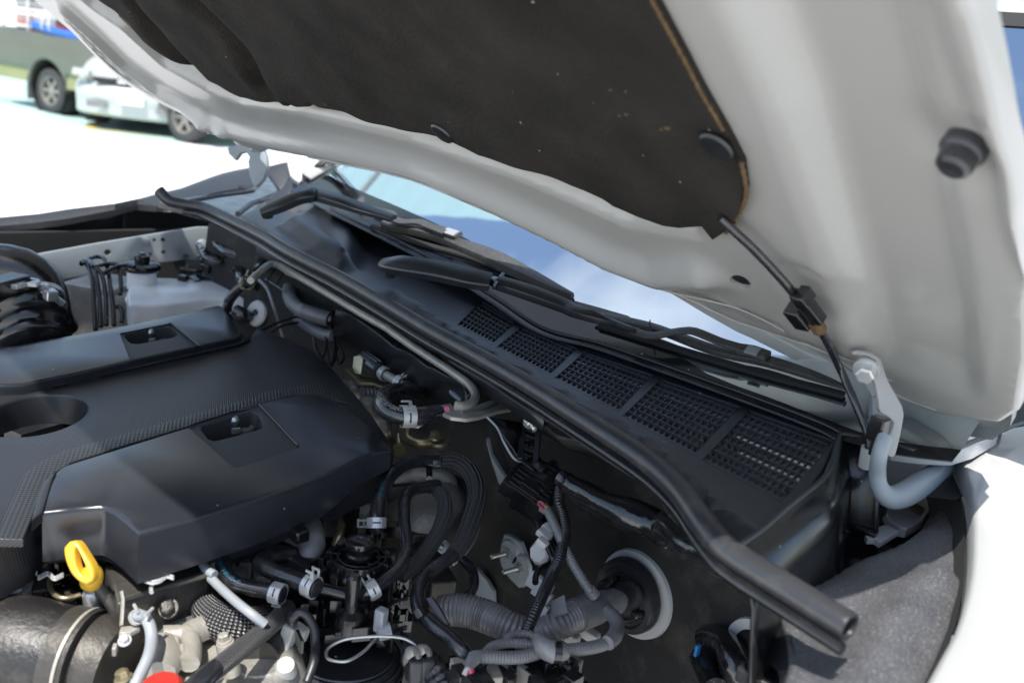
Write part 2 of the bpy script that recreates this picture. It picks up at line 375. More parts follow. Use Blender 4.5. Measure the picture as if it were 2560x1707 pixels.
def sm(L, closed=True, step=.01):
    """smooth closed 2-D loop"""
    p = [np.array((x, y, 0.)) for x, y in L]
    if closed:
        q = [p[-1]]+p+[p[0], p[1]]; o = []
        for i in range(1, len(q)-2):
            n = max(1, int(np.linalg.norm(q[i+1]-q[i])/step))
            for k in range(n):
                t_ = k/n; a, b, c, d = q[i-1], q[i], q[i+1], q[i+2]
                x = .5*((2*b)+(c-a)*t_+(2*a-5*b+4*c-d)*t_**2+(-a+3*b-3*c+d)*t_**3); o.append((x[0], x[1]))
        return o
def dens(L, step):
    o = []
    for i in range(len(L)):
        a, b = np.array(L[i]), np.array(L[(i+1) % len(L)]); n = max(1, int(math.ceil(np.linalg.norm(b-a)/step)))
        for k in range(n): o.append(tuple(a+(b-a)*k/n))
    return o
def area(L): return .5*sum(L[i][0]*L[(i+1) % len(L)][1]-L[(i+1) % len(L)][0]*L[i][1] for i in range(len(L)))
def inset(L, b):
    n = len(L); o = []
    for i in range(n):
        p, q, r = np.array(L[i-1]), np.array(L[i]), np.array(L[(i+1) % n])
        e1 = q-p; e2 = r-q; e1 = e1/(np.linalg.norm(e1)+1e-9); e2 = e2/(np.linalg.norm(e2)+1e-9)
        nn_ = np.array((-(e1+e2)[1], (e1+e2)[0])); l = np.linalg.norm(nn_)
        if l < 1e-6: o.append(tuple(q)); continue
        nn_ /= l; c = max(.5, nn_@np.array((-e1[1], e1[0]))); o.append(tuple(q+nn_*b/c))
    return o
def pip(L, X, Y):
    L = np.array(L); inside = np.zeros(len(X), bool); n = len(L); j = n-1
    for i in range(n):
        xi, yi, xj, yj = L[i][0], L[i][1], L[j][0], L[j][1]
        if yi != yj:
            c = ((yi > Y) != (yj > Y)) & (X < (xj-xi)*(Y-yi)/(yj-yi)+xi); inside ^= c
        j = i
    return inside
def segdist(L, X, Y, closed=True):
    L = np.array(L); D = np.full(len(X), 1e9); n = len(L)
    for i in range(n if closed else n-1):
        a = L[i]; b = L[(i+1) % n]; e = b-a; t_ = np.clip(((X-a[0])*e[0]+(Y-a[1])*e[1])/(e@e+1e-12), 0, 1)
        D = np.minimum(D, np.hypot(X-a[0]-t_*e[0], Y-a[1]-t_*e[1]))
    return D
def sdist(L, X, Y):
    """signed distance to an open polyline (+ on its left)"""
    L = np.array(L); D = np.full(len(X), 1e9); Sg = np.zeros(len(X))
    for i in range(len(L)-1):
        a = L[i]; b = L[i+1]; e = b-a; t_ = np.clip(((X-a[0])*e[0]+(Y-a[1])*e[1])/(e@e+1e-12), 0, 1)
        d = np.hypot(X-a[0]-t_*e[0], Y-a[1]-t_*e[1]); s_ = np.sign(e[0]*(Y-a[1])-e[1]*(X-a[0])); k = d < D
        D[k] = d[k]; Sg[k] = s_[k]
    return D*Sg
def sstep(x): x = np.clip(x, 0, 1); return x*x*(3-2*x)
def plate(name, pl, loop, m, parent, depth=.004, bev=.0, holes=(), hf=None, step=None, smooth=0., px=True, hdepth=None,
          floor=False, floor_m=None, wall=True, hbev=0., sharp=38, **k):
    """thick plate on a plane: outline (pixels measured on that plane, or u,v), real holes, rounded rim, relief hf(u,v)"""
    f = (lambda q: pl.px(*q)) if px else (lambda q: q)
    L = [f(q) for q in loop]
    if area(L) < 0: L = L[::-1]
    if smooth: L = sm(L, step=smooth)
    if step: L = dens(L, step)
    Hs = []
    for h in holes:
        H = [f(q) for q in h]
        if area(H) < 0: H = H[::-1]
        if smooth: H = sm(H, step=smooth)
        if step: H = dens(H, step)
        Hs.append(H)
    V = []; Fc = []
    h_ = (lambda X, Y: np.zeros(len(X))) if hf is None else hf
    def add2(L2, dz):
        A = np.array(L2); hh = h_(A[:, 0], A[:, 1]); b = len(V)
        for (x, y), z in zip(L2, hh): V.append(pl.at(x, y, z+dz))
        return list(range(b, b+len(L2)))
    def ring(a, b):
        n = len(a)
        for i in range(n): j = (i+1) % n; Fc.append((a[i], b[i], b[j], a[j]))
    nb = 3 if bev else 0
    rings = [add2(inset(L, bev*(1-math.sin(t_))), -bev*(1-math.cos(t_))) for t_ in [math.pi/2*i/nb for i in range(nb+1)]] if bev else [add2(L, 0)]
    L0 = inset(L, bev) if bev else L
    hr = []
    for H in Hs:
        if hbev:
            rs = [add2(inset(H, -hbev*(1-math.sin(t_))), -hbev*(1-math.cos(t_))) for t_ in [math.pi/2*i/3 for i in range(4)]]
        else: rs = [add2(H, 0)]
        hr.append(rs)
    H0 = [inset(H, -hbev) if hbev else H for H in Hs]
    # top
    loops = [(L0, rings[0])]+[(h, r[0]) for h, r in zip(H0, hr)]
    vs = []; es = []; idx = []
    for lp, ids in loops:
        b = len(vs); vs += [Vector(q) for q in lp]; idx += ids; es += [(b+i, b+(i+1) % len(lp)) for i in range(len(lp))]
    if step:
        A = np.array(L0); x0, y0 = A.min(0); x1, y1 = A.max(0)
        gx, gy = np.meshgrid(np.arange(x0, x1, step), np.arange(y0, y1, step*.9)); gx[1::2] += step/2
        gx = gx.ravel(); gy = gy.ravel(); ok = pip(L0, gx, gy) & (segdist(L0, gx, gy) > step*.45)
        for h in H0: ok &= ~pip(h, gx, gy) & (segdist(h, gx, gy) > step*.45)
        gx = gx[ok]; gy = gy[ok]
        if len(gx):
            hh = h_(gx, gy)
            for x, y, z in zip(gx, gy, hh): vs.append(Vector((x, y))); idx.append(len(V)); V.append(pl.at(x, y, z))
    r = delaunay_2d_cdt(vs, es, [], 0, 1e-7)
    ov, of, orig = r[0], r[2], r[3]
    A = np.array([(a.x, a.y) for a in ov]); T_ = np.array([list(q) for q in of]); cx = A[T_].mean(1)
    ok = pip(L0, cx[:, 0], cx[:, 1])
    for h in H0: ok &= ~pip(h, cx[:, 0], cx[:, 1])
    mp = []
    for i, og in enumerate(orig):
        if len(og): mp.append(idx[og[0]])
        else:
            mp.append(len(V)); hh = h_(A[i:i+1, 0], A[i:i+1, 1]); V.append(pl.at(A[i, 0], A[i, 1], hh[0]))
    for q, o in zip(T_, ok):
        if o: Fc.append(tuple(mp[i] for i in q))
    for a, b in zip(rings, rings[1:]): ring(a, b)
    if wall and depth:
        if callable(depth):
            b = len(V); low = []
            for (x, y), i in zip(L, rings[-1]): low.append(len(V)); V.append(V[i]-pl.n*depth(x, y))
        else:
            low = []
            for i in rings[-1]: low.append(len(V)); V.append(V[i]-pl.n*depth)
        ring(rings[-1], low)
    for rs in hr:
        for a, b in zip(rs, rs[1:]): ring(b, a)
        dd = hdepth if hdepth is not None else (depth if not callable(depth) else .004)
        low = []
        for i in rs[-1]: low.append(len(V)); V.append(V[i]-pl.n*dd)
        ring(low, rs[-1])
        if floor: Fc.append(tuple(low))
    return mk(name, V, Fc, m, parent, sharp=sharp, **k)
def loft(name, rows, m, parent, thick=0., sub=1, **k):
    """surface through rows of 3-D points"""
    n = len(rows[0]); V = [q for r in rows for q in r]; Fc = []
    for i in range(len(rows)-1):
        for j in range(n-1): Fc.append((i*n+j, i*n+j+1, (i+1)*n+j+1, (i+1)*n+j))
    o = mk(name, V, Fc, m, parent, **k)
    if sub > 1:
        md = o.modifiers.new('smooth', 'SUBSURF'); md.levels = md.render_levels = sub-1
    if thick:
        md = o.modifiers.new('thick', 'SOLIDIFY'); md.thickness = thick; md.offset = 0
    return o
def bolt(c, ax, s, m, parent, name='bolt', washer=True, shank=0., sm_='zinc'):
    b = MB(); u, v, a = frame(ax); c = np.array(c)
    if washer: V, Fc = lathe_geo([(0, s*.22), (s*.95, s*.22), (s*1.02, s*.1), (s*1.02, 0), (0, 0)], c, ax, 20); b.add(V, Fc)
    V, Fc = lathe_geo([(0, s*.95), (s*.55, s*.95), (s*.74, s*.85), (s*.74, .1*s), (0, .1*s)], c+a*s*.1, ax, 6); b.add(V, Fc)
    if shank:
        pr = []; h = s; k = 0
        while h < s+shank: pr += [(s*.32, h), (s*.38, h+.0005)]; h += .001
        pr += [(s*.25, h), (0, h)]; V, Fc = lathe_geo(pr, c, ax, 12); b.add(V, Fc)
    return b.build(name, m, parent, sharp=30)
def text_on(name, txt, pts, r, f0, ang, size, m, parent, up=1):
    """flat print laid on a hose: glyph outlines wrapped on the tube"""
    cu = bpy.data.curves.new('t', 'FONT'); cu.body = txt; cu.size = size
    ob = bpy.data.objects.new('t', cu); COL.objects.link(ob); bpy.context.view_layer.update()
    me = ob.to_mesh(); V0 = [tuple(v.co) for v in me.vertices]; Fc = [tuple(p.vertices) for p in me.polygons]
    ob.to_mesh_clear(); bpy.data.objects.remove(ob)
    C = np.array(spline(pts, .002)); d = np.r_[0, np.cumsum(np.linalg.norm(np.diff(C, axis=0), axis=1))]
    T, U, W = frames(list(C)); V = []; L_ = max(v[0] for v in V0)
    i = int(np.searchsorted(d, f0*d[-1])); up = 1 if T[i]@RT > 0 else -1       # reads left to right, on the upper side
    n_ = np.array((-.45, .45, .75)); n_ = n_-T[i]*(n_@T[i]); ang += math.atan2(n_@W[i], n_@U[i]); gu = np.cross(n_, T[i]*up)
    kk = 1 if (-U[i]*math.sin(ang)+W[i]*math.cos(ang))@gu > 0 else -1
    for x, y, _ in V0:
        s_ = f0*d[-1]+(x-L_/2)*up; i = min(max(int(np.searchsorted(d, s_)), 0), len(C)-1)
        p = np.array([np.interp(s_, d, C[:, k]) for k in range(3)]); a = ang+(y-size*.35)*kk/r
        V.append(p+(U[i]*math.cos(a)+W[i]*math.sin(a))*(r+.0004))
    return mk(name, V, Fc, m, parent, smooth=False)

# ================================================================== THE SETTING
def ground(name, z, quad, m):
    V = [(x, y, z) for x, y in quad]; o = mk(name, V, [tuple(range(len(V)))], m, smooth=False); o['kind'] = 'structure'; return o
ground('ground', 0, [(-300, -300), (300, -300), (300, 300), (-300, 300)], 'concrete')
g0 = Z(0)
def G(x, y): q = g0.p3(x, y); return (q[0], q[1])
A, B = np.array(G(0, 312)), np.array(G(600, 372)); dr = (B-A)/np.linalg.norm(B-A); nb = np.array((dr[1], -dr[0]))
if nb@np.array((1, -1)) < 0: nb = -nb
def strip(name, z, o0, o1, m, t0=-30, t1=40):
    pts = [A+dr*t0+nb*o0, A+dr*t1+nb*o0, A+dr*t1+nb*o1, A+dr*t0+nb*o1]
    if area(pts) < 0: pts = pts[::-1]
    return ground(name, z, pts, m)
strip('parking_bay_floor', .004, 0, 11, 'green_paint')
strip('parking_line', .008, .45, .58, 'line_yellow')
strip('parking_line', .008, 5.2, 5.32, 'line_yellow')
for k in range(-4, 6):
    c = A+dr*(k*2.7+.9); pts = [c+nb*.45, c+nb*5.2, c+nb*5.2+dr*.11, c+nb*.45+dr*.11]
    if area(pts) < 0: pts = pts[::-1]
    ground('parking_line', .0085, pts, 'line_yellow')

# ------------------------------------------------------------------ parked vehicles behind
def wheel(name, c, ax, R, W, parent, spokes=6, m='alloy_rim'):
    """tyre as the part, rim and spokes under it; ax points out of the car"""
    u, v, a = frame(ax); c = np.array(c, float)
    t_ = lathe(name, [(R*.62, W*.5), (R*.66, W*.54), (R*.9, W*.53), (R*.98, W*.44), (R, W*.2), (R, -W*.2), (R*.98, -W*.5), (R*.62, -W*.5), (R*.62, W*.5)], c, a, 'tyre', parent, 40)
    lathe('rim', [(R*.64, W*.52), (R*.60, W*.52), (R*.56, W*.3), (R*.55, -W*.3)], c, a, m, t_, 40)
    lathe('brake_disc', [(0, W*.05), (R*.5, W*.05), (R*.5, 0)], c, a, 'rim_gap', t_, 30)
    b = MB(); b.lathe([(0, W*.42), (R*.13, W*.42), (R*.16, W*.34), (R*.16, W*.2)], c, a, 16)
    for k in range(spokes):
        q = 2*math.pi*k/spokes; d = u*math.cos(q)+v*math.sin(q); b.box(c+d*R*.36+a*W*.32, (R*.5, R*.15, W*.14), (d, np.cross(a, d), a))
    b.build('spokes', m, t_, sharp=30)
    return t_
# pickup, side on
pA = P(0, 70, 1.12); pB = P(207, 103, 1.12); fwd = pB-pA; fwd[2] = 0; fwd /= np.linalg.norm(fwd)
wc = P(125, 284, 0); side = np.array((fwd[1], -fwd[0], 0.))
if side@wc > 0: side = -side                      # towards the camera
upz = np.array((0, 0, 1.))
pk = empty('pickup_truck', tuple(wc-side*.8), 'dusty dark green pickup truck parked beyond the white sedan, bed stacked with racks and crates', 'pickup truck')
def V3(a, s_, z): return wc+fwd*a+side*s_+upz*z
def arch_profile(x0, x1, zt, zb, xc, R, n=16):
    L = [(x0, zb), (xc-R, zb)]+[(xc-R*math.cos(math.pi*k/n), .34+R*math.sin(math.pi*k/n)) for k in range(n+1)]+[(xc+R, zb), (x1, zb), (x1, zt), (x0, zt)]
    return L
sp_ = Plane(wc+side*.04, side, fwd)
def su(L): return [(((wc+fwd*a+upz*z)-sp_.p)@sp_.u, ((wc+fwd*a+upz*z)-sp_.p)@sp_.v) for a, z in L]
hfb = lambda X, Y: .03*np.sin(np.clip((Y-.45)/.7, 0, 1)*math.pi)
plate('bed_side', sp_, su(arch_profile(-1.25, 1.05, 1.12, .60, 0, .43)), 'pickup_paint', pk, depth=.06, bev=.015, px=False, hf=hfb, step=.06)
plate('lower_panel', Plane(wc+side*.03, side, fwd), su([(-1.25, .40), (-.43, .40), (-.43, .595), (-1.25, .595)]), 'pickup_reflection', pk, depth=.05, px=False)
plate('lower_panel', Plane(wc+side*.03, side, fwd), su([(.43, .40), (1.05, .40), (1.05, .595), (.43, .595)]), 'pickup_reflection', pk, depth=.05, px=False)
plate('cab_side', sp_, su([(1.08, .4), (3.3, .4), (3.3, .95), (2.9, 1.1), (2.4, 1.7), (1.5, 1.74), (1.12, 1.1)]), 'pickup_paint', pk, depth=1.6, bev=.03, px=False)
MB().box(V3(-.1, -.85, .85), (2.2, 1.5, .06), (fwd, side, upz)).build('bed_floor', 'pickup_paint', pk)
MB().box(V3(-1.27, -.8, .85), (.05, 1.6, .55), (fwd, side, upz)).build('tailgate', 'pickup_paint', pk)
MB().box(V3(-1.42, -.8, .5), (.16, 1.7, .13), (fwd, side, upz)).build('rear_bumper', 'chrome', pk)
MB().box(V3(-.46, -.08, .33), (.02, .26, .36), (fwd, side, upz)).build('mudflap', 'load_grey', pk)
lathe('wheel_arch_liner', [(.40, -.3), (.425, 0)], V3(0, 0, .34), side, 'rim_gap', pk, 30)
lathe('wheel_arch_liner', [(0, -.32), (.40, -.3)], V3(0, 0, .34), side, 'rim_gap', pk, 30)
wheel('wheel', V3(0, -.10, .325), side, .325, .2, pk)
wheel('wheel', V3(3.0-.2, -.10, .325), side, .325, .2, pk)
wheel('wheel', V3(0, -1.5, .325), -side, .325, .2, pk)
b = MB()
for a in (-1.2, -.6, 0, .6): 
    for s_ in (-.08, -1.5): b.box(V3(a, s_, 1.5), (.03, .03, .8), (fwd, side, upz))
for z in (1.35, 1.62, 1.88):
    for s_ in (-.08, -1.5): b.box(V3(-.3, s_, z), (1.85, .025, .03), (fwd, side, upz))
b.build('bed_rack', 'load_white', pk)
# load: each crate a thing of its own
cols = ['load_grey', 'load_red', 'load_grey', 'load_white', 'load_green']
def crate(a, s_, z, m, lab, w_=.36, h_=.2):
    b = MB(); b.box(V3(a, s_, z+.01), (w_, .4, .02), (fwd, side, upz))
    for i in range(4):
        b.box(V3(a, s_+.2, z+.04+i*h_/4), (w_, .015, .022), (fwd, side, upz)); b.box(V3(a, s_-.2, z+.04+i*h_/4), (w_, .015, .022), (fwd, side, upz))
        for q in (-1, 1): b.box(V3(a+q*w_/2, s_, z+.04+i*h_/4), (.015, .4, .022), (fwd, side, upz))
    for i in range(5): b.box(V3(a-w_/2+i*w_/4, s_+.2, z+h_/2), (.015, .018, h_), (fwd, side, upz))
    b.build('crate', m, cat='crate', label=lab, group='crates stacked in the pickup bed')
k = 0
names = {'load_grey': 'grey', 'load_red': 'red', 'load_white': 'white', 'load_green': 'green'}
lev = ['on the bed floor', 'in the middle layer', 'on top of the stack']
pos = ['near the tailgate', 'in the rear half of the bed', 'in the middle of the bed', 'close behind the cab']
for j in range(3):
    for i in range(4):
        m = cols[(i*2+j) % 4] if not (i == 3) else 'load_green'
        crate(-.95+i*.46, -.45, .95+.24*j, m, f'{names[m]} slatted crate {pos[i]}, {lev[j]}')
for i in range(5):
    m = ['load_grey', 'load_white', 'load_grey', 'load_white', 'load_red'][i]
    MB().box(V3(-.9+i*.38, -1.0, 1.5+.12*(i % 2)), (.3, .3, .55), (fwd, side, upz)).build('load_box', m, cat='box', label=['grey box behind the crates at the tailgate end', 'white box behind the second column of crates', 'grey box behind the middle crates in the pickup', 'white box behind the crates near the cab', 'red box in the pickup bed right behind the cab'][i])
tb = MB(); tb.tube([V3(-.35, .0, 1.22), V3(.1, .02, 1.17), V3(.75, .0, 1.14)], .055, 10)
tb.build('tarp_roll', 'load_blue', cat='tarp', label='rolled blue tarp lying along the side of the pickup bed')
MB().tube([V3(-.05, .07, 1.17), V3(-.02, .09, 1.3), V3(.02, -.1, 1.9)], .016, 6).add(*tube_geo([V3(.12, .07, 1.17), V3(.13, .09, 1.3), V3(.12, -.1, 1.9)], .016, 6)[:2]).build('strap', 'load_white', cat='strap', label='pair of white straps running up from the bed rail of the pickup')

# white sedan, front three quarters
f1 = P(172, 316, 0); f2 = P(465, 351, 0)
lat = f2-f1; lat /= np.linalg.norm(lat)          # from its right corner to its left corner
rear = np.array((-lat[1], lat[0], 0.))
if rear@f1 < 0: rear = -rear
Ws = 1.68; o0 = f1
sd = empty('sedan', tuple(o0+lat*Ws/2+rear*2), 'white saloon car parked nose out with a blank number plate, left of the raised hood', 'car')
def S3(x, y, z): return o0+lat*(x*Ws)+rear*y+upz*z*1.17
# body as loft: stations along the car, each a section across
st_ = [(-.02, .30, .50, .60, .86), (.02, .20, .62, .72, .95), (.25, .18, .72, .79, .99), (.9, .18, .80, .90, 1.), (1.25, .18, .84, .95, 1.)]
rows = []
for y, zb, zs, zt, wd in st_:
    L = []
    for q, z in ((-.5*wd, zb), (-.5*wd-.005, (zb+zs)/2), (-.49*wd, zs), (-.42*wd, zt-.03), (-.2*wd, zt), (0, zt+.01), (.2*wd, zt), (.42*wd, zt-.03), (.49*wd, zs), (.5*wd+.005, (zb+zs)/2), (.5*wd, zb)):
        bow = .33*(abs(q)*2)**3.2 if y < .1 else (.2*(abs(q)*2)**3 if y < .5 else 0)
        L.append(S3(q+.5, y+bow, z))
    rows.append(L)
loft('bonnet', rows, 'sedan_white', sd, sub=3, sharp=0)
# bumper and nose
def nose(z, y): return [S3(.5+q, y+.34*abs(q*2)**3.2, z) for q in np.linspace(-.5, .5, 15)]
loft('front_bumper', [nose(.54, .02), nose(.50, -.06), nose(.42, -.10), nose(.34, -.08), nose(.28, -.05), nose(.18, -.07), nose(.16, .02)], 'sedan_white', sd, sub=2)
loft('front_panel', [nose(.66, .06), nose(.60, 0.0), nose(.53, .03)], 'sedan_white', sd, sub=2)
plate('grille', Plane(S3(.42, -.03, .57), -rear, lat), [(-.37, -.02), (-.31, -.055), (.31, -.055), (.37, -.02), (.40, .03), (-.40, .03)], 'dark_void', sd, depth=.03, px=False)
MB().box(S3(.42, -.05, .57), (.12, .012, .05), (lat, rear, upz)).build('badge_plain', 'chrome', sd)
MB().box(S3(.5, -.125, .40), (.34, .01, .16), (lat, rear, upz)).build('number_plate', 'plate_white', sd)
for q in (.23, .77):
    MB().box(S3(q, -.075, .30), (.26, .02, .09), (lat, rear, upz)).build('lower_intake', 'load_grey', sd)
for q in (.07, .93):
    s_ = 1 if q > .5 else -1
    plate('headlight', Plane(S3(q, .055, .62), -rear+lat*s_*.5, lat), [(-.15, -.045), (.15, -.04), (.16, .03), (-.12, .05)], 'headlamp', sd, depth=.06, bev=.012, px=False)
plate('turn_light', Plane(S3(.01, .16, .60), -rear-lat*1.2, lat), [(-.05, -.04), (.05, -.04), (.05, .03), (-.05, .04)], 'line_yellow', sd, depth=.05, bev=.01, px=False)
for xs, sg in ((1.0, 1), (0.0, -1)):
    pl_ = Plane(S3(xs, 0, 0), lat*sg, rear)
    prof = [(.345, .2), (.35, .2)]+[(.68-.33*math.cos(math.pi*k_/14), .31+.33*math.sin(math.pi*k_/14)) for k_ in range(15)]+[(1.01, .2), (3.1, .2)]+[(3.36-.33*math.cos(math.pi*k_/14)+.07, .31+.33*math.sin(math.pi*k_/14)) for k_ in range(15)]+[(4.3, .25), (4.3, .95), (1.2, .88), (.6, .76), (.345, .70)]
    q3 = [o0+lat*(xs*Ws)+rear*a+upz*z for a, z in prof]
    plate('body_side', pl_, [((q-pl_.p)@pl_.u, (q-pl_.p)@pl_.v) for q in q3], 'sedan_white', sd, depth=.05, bev=.012, px=False)
    for yy in (.68, 3.43):
        wheel('wheel', S3(xs, yy, .29)-lat*sg*.11, lat*sg, .29, .19, sd, 5)
        lathe('wheel_arch_liner', [(0, -.3), (.33, -.28), (.33, -.02)], S3(xs, yy, .31), lat*sg, 'rim_gap', sd, 30)
cab = [[S3(x, 1.2, .93) for x in (.06, .5, .94)], [S3(x, 1.75, 1.38) for x in (.14, .5, .86)], [S3(x, 2.9, 1.38) for x in (.14, .5, .86)], [S3(x, 3.5, 1.0) for x in (.06, .5, .94)]]
loft('cabin_glass', [[S3(0.0, 1.25, .9)]+r[:1]+r[1:2]+r[2:]+[S3(1.0, 1.25, .9)] for r in cab[:1]]+[[S3(.02, 1.9, .95)]+r+[S3(.98, 1.9, .95)] for r in cab[1:2]]+[[S3(.02, 2.8, .95)]+r+[S3(.98, 2.8, .95)] for r in cab[2:3]]+[[S3(0, 3.5, .95)]+r+[S3(1, 3.5, .95)] for r in cab[3:]], 'headlamp', sd)
MB().box(S3(.5, 3.7, .7), (1.6, 1.2, .5), (lat, rear, upz)).build('boot', 'sedan_white', sd)
MB().box(S3(.5, 2.0, .25), (1.5, 3.6, .12), (lat, rear, upz)).build('underbody', 'rim_gap', sd)

# unseen overhead strip, added to give the pale band mirrored in the windscreen
cn = empty('reflection_strip', (3.6, -3.9, 0), 'pale translucent strip added overhead, out of view, for the band mirrored in the windscreen', 'reflection_strip')
rows = [[(x, y, 3.25+.012*math.sin(x*2*math.pi/.3)) for x in np.arange(1.3, 5.61, .075)] for y in (-1.33, -1.80)]
loft('strip_sheet', rows, 'reflection_sheet', cn, sharp=0)
for x in (2.6, 4.6):  # supports made up for the added strip
    MB().box((x, -2.7, 3.28), (.06, 2.6, .08)).build('arm', 'load_grey', cn)
    MB().box((x, -3.9, 1.66), (.09, .09, 3.3)).build('post', 'load_grey', cn)

# ================================================================== THE CAR WITH ITS HOOD UP
car = empty('car', (.97, -.4, 0), 'silver white car close up with its hood raised, showing the black engine bay and windscreen', 'car')
XC = .96
# ---- hood
a_ = math.radians(38)
HP = Plane((0, -.80, 1.37), (0, -math.sin(a_), math.cos(a_)), (1, 0, 0))     # u = x, v = up the hood
def HL(L): return [HP.px(*q) for q in L]
rear_e = [(2500, 1066), (2397, 1052), (2346, 1045), (2260, 1017), (2152, 956), (2069, 903), (1900, 819), (1857, 800), (1695, 711), (1423, 584), (1240, 490), (1070, 414), (902, 386), (798, 366), (720, 352)]
far_e = [(672, 362), (620, 345), (557, 304), (464, 264), (393, 229), (321, 186), (250, 118), (196, 61), (125, 0)]
near_e = [(2467, 0), (2504, 166), (2561, 476), (2569, 700), (2567, 900), (2545, 1030)]
front = [(1.70, .62), (1.70, .95), (1.55, 1.05), (1.25, 1.09), (.96, 1.095), (.66, 1.085), (.42, 1.04), (.30, .95), (.235, .7)]
HO = HL([(x, y-(16 if 700 < x < 2000 else 8)) for x, y in rear_e])+HL(far_e)+front+HL(near_e)
rid = HL([(560, 290), (700, 322), (900, 352), (1070, 388), (1240, 452), (1423, 536), (1560, 606), (1680, 646), (1790, 640)])
ins_o = [(1814, 341), (1852, 414), (1861, 482), (1848, 533), (1814, 579), (1784, 599), (1755, 569), (1699, 575), (1660, 570), (1623, 556), (1590, 545), (1529, 524), (1500, 505), (1457, 482), (1395, 456), (1325, 431), (1260, 408), (1198, 390), (1165, 370), (1138, 358), (1100, 350), (1062, 341),
         (1000, 327), (930, 309), (858, 289), (820, 281), (786, 275), (700, 262), (634, 253), (602, 246), (548, 220), (482, 192), (425, 152), (360, 101), (323, 60), (284, 29), (240, 0)]
stA = HL([(2260, 1250), (2190, 900), (2140, 700), (2090, 540), (2010, 260), (1930, 60), (1880, -60)])
stB = HL([(2700, 1100), (2560, 640), (2500, 420), (2452, 262), (2400, 100), (2350, -60)])
stC = HL([(2450, 1250), (2420, 800), (2385, 600), (2330, 330), (2250, 0)])
farR1 = HL([(540, 268), (420, 205), (330, 140), (250, 60), (185, 0)])
farR2 = HL([(590, 290), (480, 245), (370, 185), (280, 110), (190, 20)])
bs_c = HP.px(2405, 385); hole_h = HP.px(1878, 663)
ov1 = HP.px(1907, 765); ov2 = HP.px(2050, 690)
padL = HL([(1814, 341), (1858, 440), (1845, 540), (1800, 578), (1700, 560), (1600, 545), (1457, 482), (1325, 428), (1200, 385), (1062, 338), (930, 306), (786, 272), (634, 250), (548, 216), (425, 150), (323, 56), (240, 0)])+[(1.40, .60), (1.38, .88), (.95, .95), (.5, .90), (.34, .72), (.33, .50)]+HL([(1627, 0), (1708, 150), (1750, 231)])
def hood_h(X, Y):
    d = segdist(rid, X, Y, closed=False); h = -.017*np.exp(-(d/.017)**2)
    s1 = sdist(stA, X, Y); s2 = sdist(stB, X, Y); s3 = sdist(stC, X, Y)
    vv = sstep((Y-.02)/.06)
    h = h + vv*(.011-.028*(1-sstep(s1*sgA/.032+.5)))
    h = h + vv*(-.012*sstep(s3*sgA/.022+.5))
    h = h + (-.012*sstep(s2*sgA/.014+.5))*sstep((Y-.08)/.05)
    h = h - .013*np.exp(-(segdist(farR1, X, Y, False)/.013)**2) - .010*np.exp(-(segdist(farR2, X, Y, False)/.009)**2)
    r = np.hypot(X-bs_c[0], Y-bs_c[1]); h = h + .006*np.exp(-(r/.03)**4)
    r = np.hypot((X-ov1[0])/.032, (Y-ov1[1])/.014); h = h + .0035*sstep((1.15-r)/.3)
    r = np.hypot((X-ov2[0])/.03, (Y-ov2[1])/.04); h = h + .004*sstep((1.15-r)/.4)
    return h
mid = np.array(HP.px(2300, 500)); sgA = 1 if sdist(stA, mid[:1], mid[1:])[0] > 0 else -1
# outer skin
HPs = Plane(HP.p+HP.n*.021, HP.n, HP.u)
sk = [HPs.px(*q) for q in rear_e+far_e]+front+[HPs.px(*q) for q in near_e]
hood = plate('hood', HPs, sk, 'white_paint', car, depth=.010, bev=.004, px=False, step=.06, hf=lambda X, Y: .04*np.sin(np.clip(Y, 0, 1.2)*2.6)*np.clip(1-((X-.93)/.76)**2, 0, 1))
hole_px = [(1878+27*math.cos(t_)*.93+10*math.sin(t_)*-.3, 663+14*math.sin(t_)+27*math.cos(t_)*.35) for t_ in [2*math.pi*i/18 for i in range(18)]]
def hood_in(X, Y):
    h = hood_h(X, Y); q = sstep((np.where(pip(padL, X, Y), 1, -1)*segdist(padL, X, Y)-.010)/.018)
    return h*(1-q)+.006*q
HPi = Plane(HP.p, -HP.n, HP.u)                    # inner panel faces down
def flip(L): return [(u, -v) for u, v in L]
plate('inner_panel', HPi, flip(HO), 'under_paint', hood, depth=.016, bev=.004, px=False, step=.0068, sharp=60,
      hf=lambda X, Y: -hood_in(X, -Y), holes=[flip(HL(hole_px))], hdepth=.004)
# folded hem lines and sealer beads on the pressed panel
def on_hood(x, y, o=-.0010):
    u, v = HP.px(x, y); return HP.at(u, v, float(hood_in(np.array([u]), np.array([v]))[0])+o)
tube('hem_seam', [on_hood(x, y) for x, y in ((2340, 1022), (2250, 988), (2145, 928), (2062, 874), (1893, 786), (1850, 767), (1690, 680), (1420, 554), (1240, 461), (1068, 386), (902, 358), (810, 341))], .0011, 'under_paint', hood, 8)
tube('hem_seam', [on_hood(x, y) for x, y in ((2230, 950), (2140, 895), (2050, 838), (1880, 740), (1700, 668), (1600, 645))], .0009, 'under_paint', hood, 8)
tube('sealer_bead', [on_hood(x, y) for x, y in ((560, 290), (470, 255), (380, 208), (310, 160), (240, 92), (180, 20))], .0016, 'under_paint', hood, 8, lump=.2)
